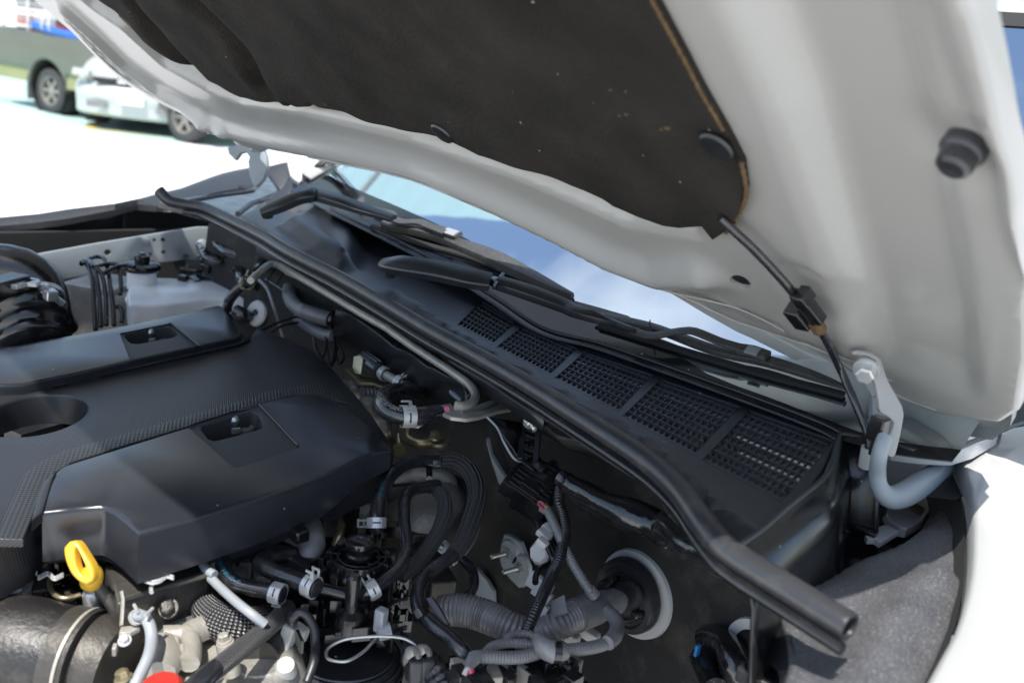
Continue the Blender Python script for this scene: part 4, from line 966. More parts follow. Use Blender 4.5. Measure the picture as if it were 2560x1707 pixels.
lathe('rivet', [(0, .0018), (.003, .0012), (.0038, 0)], P(*d3.s(522, 240), 1.367), wup, 'dark_steel', a1, 14)
bar('arm_rod', [WG(*d3.s(*q), z) for q, z in (((735, 325), .024), ((800, 350), .024), ((880, 360), .024), ((980, 340), .026), ((1100, 325), .028), ((1180, 345), .028), ((1300, 395), .026), ((1450, 440), .024))], [.0045, .0042], [.0026, .0026], 'wiper_dusty', a1, wup)
b1 = bar('wiper_blade', [WG(*d3.s(*q), .014) for q in ((470, 215), (600, 240), (850, 300), (1000, 350), (1200, 425), (1350, 470), (1550, 505), (1750, 560), (1950, 630), (2130, 700))], [.002, .0055, .0065, .0055, .0065, .0065, .0075, .0075, .0060, .003], [.003, .005, .006, .006, .006, .006, .005, .003], 'wiper_dusty', car, wup)
bar('blade_connector', [WG(*d3.s(*q), .022) for q in ((1420, 440), (1520, 455), (1620, 490))], [.0075, .008, .0075], [.005, .005], 'wiper_dusty', b1, wup)
bar('connector_cap', [WG(*d3.s(*q), .026) for q in ((1480, 445), (1560, 466))], [.0050, .0050], [.002, .002], 'grey_tube', b1, wup)
bar('wiper_rubber', [WG(*d3.s(*q), .006) for q in ((520, 290), (850, 390), (1200, 495), (1600, 610), (2120, 745))], [.003, .003], [.004, .004], 'dark_void', b1, wup)
# far wiper
a2 = bar('wiper_arm', [P(*d1.s(*q), z) for q, z in (((530, 800), 1.352), ((700, 730), 1.366), ((850, 665), 1.378), ((960, 640), 1.385), ((1010, 640), 1.386))], [.009, .012, .013, .013, .012], [.009, .010, .010, .009], 'wiper_black', car, wup)
lathe('spindle', [(0, .004), (.007, .003), (.0075, -.012)], P(*d1.s(585, 785), 1.34), (0, .2, 1), 'dark_void', a2)
bar('arm_blade', [P(*d1.s(*q), z) for q, z in (((1000, 635), 1.385), ((1200, 690), 1.388), ((1400, 760), 1.388), ((1680, 850), 1.390))], [.0135, .0125, .0105, .007], [.009, .009, .007, .005], 'wiper_black', a2, wup)
bar('arm_rod', [WG(*d1.s(*q), .026) for q in ((1670, 855), (1760, 885), (1900, 885), (2000, 920), (2140, 975))], [.005, .005], [.003, .003], 'wiper_dusty', a2, wup)
b2 = bar('wiper_blade', [WG(*q, .014) for q in [d1.s(1480, 755), d1.s(1700, 830)]+[d2.s(*q) for q in ((200, 30), (450, 75), (650, 120), (860, 200), (1100, 290), (1280, 370), (1500, 480), (1700, 580), (1850, 650))]], [.002, .005, .006, .007, .008, .009, .0125, .0125, .010, .007, .003], [.004, .008, .010, .010, .012, .011, .006], 'wiper_dusty', car, wup)
bar('blade_connector', [WG(*d2.s(*q), .022) for q in ((660, 70), (760, 100), (860, 130))], [.0085, .009, .008], [.005, .005], 'wiper_dusty', b2, wup)
bar('connector_cap', [WG(*d2.s(*q), .026) for q in ((740, 85), (840, 118))], [.005, .005], [.002, .002], 'grey_tube', b2, wup)
bar('wiper_rubber', [WG(*d2.s(*q), .006) for q in ((100, 50), (500, 190), (900, 300), (1300, 450), (1700, 640), (1850, 700))], [.003, .003], [.004, .004], 'dark_void', b2, wup)
tube('hair_line', [WG(*d3.s(850, 262), .02), WG(*d3.s(848, 300), .02), WG(*d3.s(858, 340), .02)], .0008, 'dark_void', b1, 5)

# ---- near side: apron, wing, corner
APc = [(2366, 1180), (2385, 1205), (2400, 1240), (2409, 1300), (2412, 1361), (2408, 1451), (2384, 1555), (2339, 1658), (2290, 1760), (2200, 1900), (1800, 1900), (1930, 1760), (1975, 1660), (1970, 1590), (1956, 1532), (1960, 1480), (1992, 1451), (2040, 1420), (2096, 1388), (2164, 1356), (2245, 1328), (2308, 1281), (2339, 1216)]
ZA = Z(1.262); hump = [ZA.px(*c7.s(*q)) for q in ((1620, 1010), (1540, 1110), (1440, 1260), (1340, 1400), (1240, 1560), (1150, 1750))]
lowl = [ZA.px(*q) for q in ((2366, 1180), (2308, 1281), (2245, 1328), (2096, 1388), (1992, 1451))]
def ap_h(X, Y):
    h = .014*np.exp(-(segdist(hump, X, Y, False)/.020)**2)
    h = h - .05*sstep((X-.27)/.16)
    h = h - .015*sstep((segdist(lowl, X, Y, False)*-1+.012)/.012)
    return h+.001*np.sin(X*90)*np.sin(Y*70)
apron = plate('wing_apron', ZA, APc, 'apron', car, depth=.03, bev=.004, step=.008, hf=ap_h, smooth=.01, sharp=70)
plate('apron_flap', Plane(P(1940, 1600, 1.25), (.6, .5, .4), (0, 1, 0)), [c7.s(*q) for q in [(690, 1080), (745, 1130), (790, 1190), (835, 1300), (862, 1400), (820, 1500), (760, 1500), (700, 1450), (700, 1300), (680, 1180)]], 'black_plastic', apron, depth=.004)
b = MB(); b.box(P(*c7.s(690, 1540), 1.225), (.030, .026, .012)); b.build('apron_foot', 'black_plastic', apron)
fe = [c7.s(*q) for q in [(1752, 262), (1775, 330), (1800, 400), (1832, 480), (1848, 590), (1852, 700), (1850, 830), (1840, 950), (1815, 1080), (1780, 1200), (1745, 1290), (1700, 1370), (1650, 1460), (1590, 1568), (1500, 1720), (1350, 1950)]]
fE = [P(x, y, 1.296-.0006*i) for i, (x, y) in enumerate(fe)]
offs = [(.0, -.03), (-.0, -.002), (-.004, .001), (-.03, .003), (-.07, -.001), (-.11, -.012), (-.15, -.035), (-.18, -.08), (-.20, -.2), (-.21, -.6)]
loft('front_wing', [[q+np.array((dx, 0, dz)) for q in fE] for dx, dz in offs], 'white_paint', car, sharp=60)
loft('wing_gap', [[q+np.array((.002, 0, -.02)) for q in fE], [q+np.array((.02, 0, -.05)) for q in fE]], 'dark_void', car)
# wing behind the hinge towards the door, and mirror-side body
fr = [P(x, y, z) for x, y, z in ((2391, 1119, 1.296), (2440, 1095, 1.30), (2500, 1075, 1.305), (2600, 1060, 1.31), (2750, 1060, 1.31))]
loft('wing_rear', [[q+np.array((0, 0, -.03)) for q in fr], fr, [q+np.array((-.012, 0, .002)) for q in fr], [q+np.array((-.04, .01, .0)) for q in fr], [q+np.array((-.09, .02, -.012)) for q in fr], [q+np.array((-.14, .03, -.04)) for q in fr], [q+np.array((-.17, .03, -.12)) for q in fr], [q+np.array((-.18, .03, -.5)) for q in fr]], 'white_paint', car)
plate('corner_panel', Z(1.318), [d4.s(*q) for q in [(1090, 800), (1100, 860), (1250, 900), (1380, 905), (1420, 860), (1400, 800), (1560, 810), (1700, 870), (1880, 860), (1700, 960), (1530, 1010), (1380, 1005), (1200, 990), (1060, 970), (900, 900), (820, 860), (860, 760)]], 'white_paint', car, depth=.012, bev=.004)
loft('corner_seal', [[P(*d4.s(*q), z) for q in ((1070, 975), (1200, 1015), (1350, 1020), (1530, 990), (1700, 930), (1880, 860), (2070, 800))] for z in (1.322,)]+[[P(*d4.s(*q), 1.312) for q in ((1065, 1010), (1200, 1045), (1380, 1065), (1480, 1070), (1550, 1030), (1700, 965), (1890, 875))]]+[[P(*d4.s(*q), 1.292) for q in ((1065, 1040), (1200, 1075), (1380, 1090), (1480, 1085), (1550, 1045), (1700, 975), (1890, 880))]], 'cowl_plastic', car, thick=.003)
bar('glass_corner', [P(*d4.s(*q), 1.325) for q in ((1080, 760), (1180, 800), (1300, 840), (1400, 855))], [.012, .013, .011, .005], [.004, .004], 'dark_void', car)
plate('hood_channel_floor', Z(1.215), [(1830, 1400), (1985, 1270), (2080, 1120), (2160, 1100), (2420, 1130), (2440, 1300), (2400, 1560), (1990, 1560), (1900, 1480)], 'gloss_plastic', car, depth=.01)
plate('body_steel', Z(1.232), [c7.s(*q) for q in [(1355, 600), (1400, 540), (1600, 505), (1640, 560), (1570, 660), (1480, 710), (1440, 700), (1380, 660)]], 'white_paint', car, depth=.008, bev=.002)
plate('washer_tab', Z(1.242), [c7.s(*q) for q in [(1248, 745), (1262, 722), (1350, 690), (1375, 690), (1440, 722), (1330, 790), (1300, 768), (1262, 770)]], 'white_paint', car, depth=.004, bev=.001)
plate('foam_strip', Z(1.240), [c7.s(*q) for q in [(1465, 560), (1500, 545), (1580, 600), (1560, 630)]], 'foam_edge', car, depth=.003)
rb = random.Random(3)
b = MB()
for _ in range(16):
    x, y = rb.uniform(1080, 1330), rb.uniform(480, 760); b.box(P(*c7.s(x, y), rb.uniform(1.22, 1.245)), (rb.uniform(.004, .018), rb.uniform(.003, .01), .008), ((math.cos(x), math.sin(x), 0), (-math.sin(x), math.cos(x), 0), (0, 0, 1)))
b.build('channel_clips', 'gloss_plastic', car)
plate('channel_fin', Plane(P(*c7.s(1040, 800), 1.24), (.3, .6, .7), (1, 0, 0)), [c7.s(*q) for q in [(970, 745), (1110, 810), (1080, 840), (1040, 835), (975, 780)]], 'black_plastic', car, depth=.003)

# ---- engine cover
Z0 = Z(1.200)
oval = [(220, 1005), (207, 985), (172, 973), (128, 973), (75, 983), (30, 997), (0, 1010), (-28, 1032), (-32, 1056), (-5, 1078), (36, 1086), (82, 1082), (130, 1065), (178, 1042), (210, 1022)]
cov = [(-300, 935), (0, 878), (300, 822), (547, 768), (560, 764), (572, 776), (626, 838), (642, 818), (700, 836), (784, 873), (830, 915), (872, 960), (930, 1030), (985, 1112), (975, 1128), (784, 1200), (640, 1255), (472, 1290), (346, 1326), (287, 1275), (249, 1260), (110, 1272),
       (88, 1290), (76, 1313), (40, 1330), (0, 1350), (-60, 1372), (-300, 1420)]
def grow(L, k):
    c = np.mean(np.array(L), 0); return [tuple(c+(np.array(q)-c)*k) for q in L]
pk1 = [c2.s(*q) for q in [(815, 1150), (835, 1135), (1060, 1092), (1120, 1092), (1158, 1120), (1158, 1140), (1130, 1158), (905, 1200), (860, 1196), (835, 1180)]]
pk2 = [c8.s(*q) for q in [(8, 1362), (20, 1342), (60, 1328), (300, 1256), (340, 1252), (375, 1262), (408, 1315), (412, 1345), (390, 1365), (130, 1434), (90, 1440), (55, 1428)]]
oval = [(84+math.cos(t_)*134+math.sin(t_)*10, 1037-math.cos(t_)*23+math.sin(t_)*48) for t_ in [2*math.pi*i/36 for i in range(36)]]
cover = plate('engine_cover', Z0, cov, 'cover_dots', car, depth=.045, bev=.006, holes=[oval, grow(pk1, 1.12), grow(pk2, 1.12)], hdepth=.030, hbev=.004, step=.03, floor=False)
plate('cover_well', Z(1.150), [(235, 990), (150, 960), (20, 985), (-45, 1040), (0, 1100), (130, 1085), (235, 1030)], 'gloss_plastic', cover, depth=.003)
b = MB(); b.box(P(*c3.s(270, 560), 1.158), (.03, .05, .016), ((.95, .3, 0), (-.3, .95, 0), (0, 0, 1)))
for i in range(7): b.box(P(*c3.s(165+i*9, 540), 1.162), (.0012, .02, .018), ((.95, .3, 0), (-.3, .95, 0), (0, 0, 1)))
b.build('sensor_block', 'black_plastic', cover)
# far wing of the cover
rim = plate('cover_rim', Z(1.2045), [(-300, 925), (0, 870), (300, 815), (552, 764), (570, 774), (628, 838), (625, 848), (600, 858), (329, 917), (150, 958), (60, 974), (0, 978), (-300, 990)], 'gloss_plastic', cover, depth=.012, bev=.003, holes=[grow(pk1, 1.12)])
pk1 = [c2.s(*q) for q in [(815, 1150), (835, 1135), (1060, 1092), (1120, 1092), (1158, 1120), (1158, 1140), (1130, 1158), (905, 1200), (860, 1196), (835, 1180)]]
Zw = Z(1.2125)
fw_ = plate('cover_plate', Zw, [(-300, 925), (0, 874), (300, 816), (547, 762), (560, 772), (600, 820), (607, 832), (596, 842), (503, 862), (329, 900), (200, 930), (100, 950), (57, 959), (0, 961), (-300, 970)], 'cover_plate', cover, depth=.010, bev=.003,
            holes=[[c2.s(*q) for q in [(782, 1132), (1110, 1066), (1128, 1072), (1306, 1214), (1290, 1222), (862, 1310), (850, 1304), (840, 1285)]]], hdepth=.004)
lab1 = plate('bolt_pocket', Z(1.2105), [c2.s(*q) for q in [(783, 1133), (1110, 1067), (1127, 1073), (1303, 1214), (1288, 1221), (863, 1309), (851, 1303), (840, 1284)]], 'cover_grain', fw_, depth=.006, holes=[pk1], hdepth=.022, floor=True, hbev=.0015)
tube('pocket_edge', [P(*c2.s(*q), 1.2135) for q in ((1108, 1066), (1128, 1074), (1304, 1214))], .0012, 'cover_plate', fw_, 8)
def ball_bolt(c, parent):
    b = MB(); c = np.array(c)
    b.lathe([(0, .019), (.003, .0185), (.0052, .0155), (.0055, .013), (.0045, .0105), (.003, .009), (.0028, .007)], c, (-.05, .1, 1), 20)
    V, Fc = lathe_geo([(.006, .007), (.0068, .006), (.0068, .0), (0, 0)], c, (0, 0, 1), 6); b.add(V, Fc)
    return b.build('ball_stud', 'zinc', parent)
ball_bolt(P(*c2.s(985, 1190), 1.192), lab1)
lathe('grommet_ring', [(.004, .004), (.0085, .003), (.009, -.002)], P(*c2.s(1050, 1172), 1.192), (0, .2, 1), 'zinc', lab1)
# coarse mesh strip along the near wing
cs = [c3.s(*q) for q in [(-60, 1400), (-20, 1330), (90, 1110), (150, 960), (200, 880), (300, 800), (480, 715), (800, 625), (1200, 510), (1600, 400), (2007, 285)]]+[c8.s(*q) for q in [(400, 1130), (640, 1085), (760, 1062), (850, 1075), (930, 1120), (965, 1190), (850, 1170), (760, 1140), (600, 1145), (300, 1225), (0, 1315)]]+[c3.s(*q) for q in [(1470, 520), (1000, 660), (560, 800), (430, 880), (340, 1000), (250, 1240), (180, 1400)]]
plate('mesh_strip', Z(1.2035), cs, 'cover_dots_coarse', cover, depth=.006, bev=.001)
# near wing
nw = [c3.s(*q) for q in [(432, 868), (480, 825), (560, 798), (1000, 662), (1470, 518), (1800, 415), (2007, 358)]]+[c8.s(*q) for q in [(150, 1268), (300, 1222), (450, 1175), (600, 1142), (760, 1130), (850, 1160), (960, 1215), (1060, 1290), (1180, 1400), (1270, 1485)]]+[(978, 1128), (910, 1141), (810, 1190), (640, 1247), (472, 1297), (346, 1332), (316, 1303), (287, 1279), (268, 1268), (249, 1264), (180, 1270), (105, 1279), (112, 1240), (122, 1208)]
pk2 = [c8.s(*q) for q in [(8, 1362), (20, 1342), (60, 1328), (300, 1256), (340, 1252), (375, 1262), (408, 1315), (412, 1345), (390, 1365), (130, 1434), (90, 1440), (55, 1428)]]
labp = [(469, 1067), (560, 1038), (649, 1013), (745, 1112), (742, 1121), (690, 1140), (600, 1168), (588, 1169), (577, 1162)]
def sk_d(x, y): return .040 if x > 0 else .04
nwp = plate('cover_skirt', Z(1.212), nw, 'cover_plate', cover, depth=lambda u, v: .040*float(sstep(np.array(( (v+.62)/.20)))), bev=.005, holes=[labp], hdepth=.004, step=None)
lab2 = plate('bolt_pocket', Z(1.2115), labp, 'cover_grain', nwp, depth=.006, holes=[pk2], hdepth=.024, floor=True, hbev=.0018)
tube('pocket_edge', [P(x, y, 1.2125) for x, y in ((649, 1012), (690, 1055), (745, 1114))], .0014, 'cover_plate', nwp, 8)
ball_bolt(P(*c8.s(225, 1385), 1.192), lab2)
lathe('grommet_ring', [(.004, .005), (.0085, .004), (.0095, -.002)], P(*c8.s(300, 1362), 1.192), (-.3, .2, 1), 'zinc', lab2)
plate('cover_bevel', Z(1.2125), [c3.s(*q) for q in [(432, 870), (400, 960), (350, 1130), (332, 1190), (245, 1262), (262, 1190), (300, 1060), (345, 950)]], 'cover_plate', cover, depth=.008, bev=.001)
# clips under the cover
for pp, zz in (([(1170, 620), (1220, 660), (1290, 690), (1370, 680), (1430, 640), (1490, 655)], 1.165), ([(330, 655), (400, 620), (430, 630), (470, 660), (540, 630)], 1.155)):
    for dx in (0, 10):
        tube('spring_clip', [P(*c4.s(x, y+dx*2.2), zz) for x, y in pp], .0012, 'clamp_zinc', cover, 6)
tube('spring_clip', [P(*c4.s(*q), 1.160) for q in ((1300, 720), (1298, 760), (1300, 790))], .0018, 'clamp_zinc', cover, 6)

# ================================================================== ENGINE BAY PARTS
# ---- brake fluid reservoir, far side
zr = 1.165
res = plate('fluid_reservoir', Z(zr), [c2.s(*q) for q in [(832, 905), (832, 850), (870, 800), (960, 770), (1100, 768), (1200, 775), (1380, 788), (1560, 790), (1605, 830), (1642, 872), (1640, 900), (1560, 905), (1400, 905), (1200, 925), (1050, 945), (900, 950), (845, 940)]], 'reservoir', car, depth=.030, bev=.005, smooth=.006)
plate('reservoir_seam', Z(zr-.017), [c2.s(*q) for q in [(826, 925), (832, 880), (1000, 790), (1560, 800), (1650, 880), (1640, 912), (1400, 915), (1200, 935), (1050, 957), (900, 963), (840, 955)]], 'reservoir', res, depth=.003, bev=.001, smooth=.006)
nc = P(*c2.s(925, 800), zr)
lathe('reservoir_neck', [(.0235, -.01), (.0235, .022), (.021, .024)], nc, (0, 0, 1), 'reservoir', res, 28)
cap = lathe('reservoir_cap', [(0.0, 0.0416), (0.0096, 0.0416), (0.01, 0.0352), (0.016, 0.0352), (0.024, 0.0344), (0.0292, 0.032), (0.03, 0.0288), (0.03, 0.024), (0.0272, 0.0208), (0.024, 0.0208)], nc, (0, 0, 1), 'gloss_plastic', res, 36)
lathe('cap_knob', [(0.0, 0.0512), (0.0045, 0.0512), (0.0067, 0.048), (0.012, 0.0464), (0.0128, 0.0416), (0.012, 0.0352)], nc, (0, 0, 1), 'gloss_plastic', cap, 24)
b = MB()
for k in range(5):
    t_ = -1.15+k*.22; b.box(nc+np.array((math.cos(t_)*.021, math.sin(t_)*.021, .0358)), (.007, .0055, .0012), ((math.cos(t_), math.sin(t_), 0), (-math.sin(t_), math.cos(t_), 0), (0, 0, 1)))
b.build('cap_marking', 'amber', cap)
MB().box(P(*c2.s(1400, 980), 1.115), (.12, .06, .05), ((.5, -.85, 0), (.85, .5, 0), (0, 0, 1))).build('brake_cylinder', 'cast_alloy', car)
lathe('valve_body', [(0, .02), (.035, .02), (.04, .012), (.04, -.05)], P(*c2.s(760, 930), 1.12), (0, 0, 1), 'cast_alloy', car)
MB().box(P(*c2.s(680, 970), 1.10), (.10, .09, .10), ((.6, -.8, 0), (.8, .6, 0), (0, 0, 1))).build('brake_actuator', 'cast_alloy', car)
for L in ([(530, 672), (560, 668), (600, 780), (615, 950), (625, 1110)], [(530, 680), (590, 662), (625, 740), (650, 900), (660, 1090)], [(570, 650), (600, 690), (660, 740), (690, 880), (695, 1080)], [(575, 648), (640, 632), (690, 660), (720, 820), (740, 960), (745, 1080)], [(610, 700), (700, 680), (770, 690), (790, 800), (785, 880)], [(670, 745), (760, 700), (830, 690), (880, 700)], [(740, 960), (780, 960), (800, 1000), (795, 1060)]):
    n = len(L); tube('brake_pipe', [P(*c2.s(*q), 1.225-.07*max(0, (q[1]-700)/400)) for q in L], .0034, 'gloss_plastic', car, 10)
rb = random.Random(11)
b = MB()
for _ in range(26):
    x, y = rb.uniform(1190, 1480), rb.uniform(650, 790)
    t_ = rb.uniform(0, 3); b.box(P(*c2.s(x, y), rb.uniform(1.12, 1.17)), (rb.uniform(.01, .05), rb.uniform(.008, .02), rb.uniform(.008, .02)), ((math.cos(t_), math.sin(t_), 0), (-math.sin(t_), math.cos(t_), 0), (0, 0, 1)))
b.build('wiring_connectors', 'gloss_plastic', car, kind='stuff')
for L in ([(1380, 470), (1390, 540), (1360, 570), (1400, 640), (1480, 700)], [(1560, 560), (1500, 640), (1480, 740), (1400, 790)], [(1640, 560), (1560, 620), (1500, 700), (1560, 760)], [(1300, 760), (1400, 720), (1500, 660), (1600, 640)]):
    tube('wiring_loom', [P(*c2.s(*q), 1.20-.0001*q[1]) for q in L], .010, 'vinyl', car, 10, lump=.2)
plate('earth_tab', Plane(XW.p+XW.n*.02, XW.n, XW.u), [c2.s(*q) for q in [(1520, 495), (1570, 515), (1545, 550)]], 'white_nylon', car, depth=.002)
lathe('brake_booster', [(0, .03), (.05, .03), (.09, .015), (.105, -.01), (.11, -.06)], P(*c2.s(1700, 760), 1.13), (-.3, .95, .1), 'gloss_plastic', car, 40)
lathe('booster_plug', [(.006, .004), (.020, .004), (.022, 0), (.018, -.004), (.006, -.004)], P(*c2.s(1680, 1000), 1.155), (-.2, .9, .3), 'white_nylon', car, 24)
tube('booster_hose', [P(*c2.s(*q), z) for q, z in (((1640, 1040), 1.13), ((1600, 1020), 1.15), ((1540, 990), 1.155))], .012, 'hose_rubber', car, 14)

for L, r_, z_ in (([(1440, 470), (1500, 520), (1560, 560), (1640, 560), (1700, 620), (1690, 720)], .012, 1.24), ([(1500, 640), (1580, 590), (1680, 580), (1740, 640), (1760, 740)], .016, 1.22), ([(1380, 500), (1420, 560), (1480, 600), (1560, 620)], .010, 1.23), ([(1300, 560), (1350, 640), (1440, 660), (1520, 640), (1600, 660)], .009, 1.21), ([(1600, 680), (1560, 740), (1600, 800), (1680, 830)], .010, 1.21), ([(1700, 560), (1780, 600), (1829, 660)], .008, 1.235)):
    tube('wiring_loom', [P(*c2.s(*q), z_) for q in L], r_*.7, 'vinyl', car, 14, lump=.15)
b = MB()
for _ in range(30):
    x, y = rb.uniform(1340, 1800), rb.uniform(520, 760); t_ = rb.uniform(0, 3); b.box(P(*c2.s(x, y), rb.uniform(1.17, 1.22)), (rb.uniform(.01, .035), rb.uniform(.006, .014), rb.uniform(.006, .016)), ((math.cos(t_), math.sin(t_), 0), (-math.sin(t_), math.cos(t_), 0), (0, 0, 1)))
b.build('wiring_connectors', 'gloss_plastic', car, kind='stuff')
# ---- intake duct at the far left
ia = [P(*c2.s(*q), z) for q, z in (((175, 940), 1.195), ((195, 1000), 1.185), ((210, 1060), 1.175), ((222, 1130), 1.165), ((235, 1240), 1.15))]
rr = [.048, .044, .051, .043, .043, .050, .042, .042, .049, .041, .041, .048, .041]
tube('intake_duct', ia, rr, 'gloss_plastic', car, 40, step=.004)
ad, at_ = along(ia, .02); lathe('duct_clamp', [(.049, -.004), (.0505, -.004), (.0505, .004), (.049, .004)], ad, at_, 'clamp_zinc', car, 40)
MB().box(P(*c2.s(330, 880), 1.225), (.022, .015, .014)).box(P(*c2.s(290, 838), 1.228), (.018, .012, .012)).build('clamp_screw', 'zinc', car, kind='stuff')
tube('clamp_bolt', [P(*c2.s(275, 830), 1.235), P(*c2.s(410, 940), 1.21)], .005, 'zinc', car, 10)
pl_ = [P(*c2.s(*q), z) for q, z in (((-200, 720), 1.21), ((0, 700), 1.22), ((150, 720), 1.22), ((270, 780), 1.21), ((350, 890), 1.19), ((400, 1010), 1.165), ((450, 1100), 1.14))]
tube('air_box_neck', pl_, [.035, .035, .032, .025, .018, .014], 'gloss_plastic', car, 24)
b = MB(); b.box(P(*c2.s(20, 825), 1.235), (.07, .03, .022), ((.6, -.8, 0), (.8, .6, 0), (0, 0, 1))); b.build('air_flow_sensor', 'gloss_plastic', car)
b = MB(); b.box(P(*c2.s(120, 800), 1.238), (.045, .03, .006), ((.6, -.8, 0), (.8, .6, 0), (0, 0, 1))); b.box(P(*c2.s(210, 805), 1.238), (.02, .018, .006), ((.8, -.5, 0), (.5, .8, 0), (0, 0, 1)))
b.build('sensor_label', 'clamp_zinc', car, kind='stuff')
plate('air_box', Z(1.16), [c2.s(*q) for q in [(-300, 700), (0, 760), (200, 850), (300, 1000), (300, 1300), (-300, 1300)]], 'gloss_plastic', car, depth=.1, bev=.01)

# ---- steel pipe and hose run along the bulkhead
tube('vacuum_hose', [P(*c8.s(*q), z) for q, z in (((170, 590), 1.195), ((195, 520), 1.21), ((250, 455), 1.24), ((335, 392), 1.272))], .0075, 'hose_rubber', car, 18)
vh = [P(*c8.s(*q), z) for q, z in (((250, 455), 1.24), ((325, 398), 1.270), ((360, 365), 1.275))]
clamp(vh, .62, .0078, car, 'yellow_zinc', ang=1.2, wdt=.010, ear=.008)
sp3 = [P(*c8.s(*q), 1.296-.00002*q[0]) for q in ((330, 395), (400, 332), (445, 296), (480, 290), (540, 312), (700, 402), (900, 520), (1060, 615), (1160, 672), (1215, 702), (1260, 735), (1400, 832), (1560, 935), (1700, 1028), (1770, 1085), (1800, 1145), (1775, 1195), (1720, 1215), (1670, 1212))]
pipe = tube('steel_pipe', sp3, .0047, 'pipe_steel', car, 20)
plate('pipe_bracket', Z(1.240), [c8.s(*q) for q in [(1550, 1210), (1640, 1195), (1665, 1225), (1800, 1210), (1930, 1165), (2000, 1150), (2080, 1200), (2070, 1225), (1950, 1245), (1820, 1285), (1740, 1297), (1640, 1285), (1590, 1262)]], 'pipe_steel', pipe, depth=.003, bev=.001)
tube('bracket_rib', [P(*c8.s(*q), 1.2405) for q in ((1710, 1255), (1850, 1235), (1960, 1190), (2010, 1172))], .0022, 'zinc', pipe, 8)
plate('pipe_tab', Z(1.268), [c8.s(*q) for q in [(500, 285), (560, 280), (720, 360), (740, 400), (700, 405), (560, 345)]], 'yellow_zinc', pipe, depth=.002, bev=.0006)
uh = [P(*c8.s(*q), z) for q, z in (((1560, 1262), 1.236), ((1480, 1272), 1.238), ((1380, 1283), 1.238), ((1290, 1278), 1.238), ((1215, 1240), 1.238), ((1190, 1190), 1.236), ((1215, 1140), 1.230), ((1290, 1115), 1.222), ((1370, 1120), 1.212), ((1440, 1140), 1.20), ((1450, 1180), 1.18))]
uhh = tube('return_hose', uh, .0092, 'hose_rubber', car, 22)
clamp(uh, .14, .0094, uhh, ang=2.6, ear=.006)
text_on('hose_print', 'GECO-1-4032 VL>GECO', uh, .0092, .26, 0, .0062, 'print_white', uhh)
tube('pipe_end', [P(*c8.s(1620, 1240), 1.24), P(*c8.s(1540, 1265), 1.237)], .0050, 'wire_pink', uhh, 14)
# trays and flanges under the seal
fl = [P(*c8.s(*q), 1.270) for q in ((370, 175), (560, 270), (700, 345), (900, 460), (1100, 575), (1300, 700), (1450, 790), (1510, 815), (1570, 815), (1605, 850), (1630, 910), (1680, 950), (1900, 1080), (2091, 1205), (2250, 1300))]
loft('cowl_flange', [[q+np.array((.0, -.03, .02)) for q in fl], fl, [q+np.array((0, .0, -.012)) for q in fl]], 'black_plastic', car, thick=.002, sharp=25)
tube('flange_bead', fl, .0013, 'cowl_plastic', car, 6)
tr1 = [(890, 590), (960, 610), (1050, 665), (1150, 735), (1220, 790), (1280, 835), (1380, 880), (1480, 955), (1530, 975), (1600, 1015), (1680, 1050), (1730, 1095), (1750, 1150)]
T1 = [P(*c8.s(*q), 1.236) for q in tr1]
tray = loft('wire_tray', [[q+np.array((0, -.05, .004)) for q in T1], T1, [q+np.array((.003, .001, -.035)) for q in T1]], 'black_plastic', car, thick=.002, sharp=25)
tube('tray_bead', T1, .0012, 'cowl_plastic', tray, 6)
tube('tray_joint', [P(*c8.s(*q), 1.242) for q in ((1340, 720), (1310, 770), (1278, 835))], .0013, 'cowl_plastic', tray, 6)
plate('tray_clip', Z(1.250), [c8.s(*q) for q in [(1355, 745), (1385, 742), (1440, 790), (1438, 815), (1425, 818), (1370, 780)]], 'white_nylon', tray, depth=.003, bev=.001)
plate('clear_tab', Z(1.222), [c8.s(*q) for q in [(1590, 1060), (1620, 1045), (1740, 1100), (1755, 1150), (1700, 1170), (1640, 1120)]], 'grey_tube', tray, depth=.003, bev=.001)
for q in ([(440, 400), (520, 265)], [(500, 425), (560, 320)], [(425, 385), (500, 430)], [(500, 430), (560, 470)]):
    tube('bracket_edge', [P(*c8.s(*k_), 1.235) for k_ in q], .0013, 'cover_plate', tray, 6)
tube('vacuum_pipe', [P(*c8.s(*q), z) for q, z in (((385, 390), 1.235), ((440, 450), 1.225), ((480, 560), 1.205), ((510, 650), 1.18), ((540, 760), 1.15))], .0026, 'grey_tube', car, 10)
tube('vacuum_pipe', [P(*c8.s(*q), 1.20) for q in ((400, 720), (500, 675), (620, 635), (700, 640))], .002, 'gloss_plastic', car, 8)
tube('vacuum_pipe', [P(*c8.s(*q), 1.198) for q in ((450, 745), (540, 690), (640, 670))], .002, 'gloss_plastic', car, 8)
g1 = tube('corrugated_hose', [P(*c8.s(*q), z) for q, z in (((585, 440), 1.212), ((590, 510), 1.214), ((640, 575), 1.216), ((720, 612), 1.218), ((860, 650), 1.218))], .0108, 'tape', car, 22, lump=.05)
tube('sleeve_rings', [P(*c8.s(*q), z) for q, z in (((690, 600), 1.219), ((760, 624), 1.220), ((850, 648), 1.220))], .0112, 'convolute', g1, 22, corr=.0036)
lathe('hose_band', [(.011, -.003), (.0132, -.003), (.0132, .003), (.011, .003)], P(*c8.s(872, 655), 1.218), P(*c8.s(880, 655), 1.218)-P(*c8.s(840, 645), 1.218), 'gloss_plastic', g1)
tube('corrugated_hose', [P(*c8.s(*q), z) for q, z in (((640, 640), 1.190), ((720, 700), 1.190), ((800, 745), 1.192), ((870, 755), 1.196))], .0085, 'convolute', car, 18, corr=.0034)
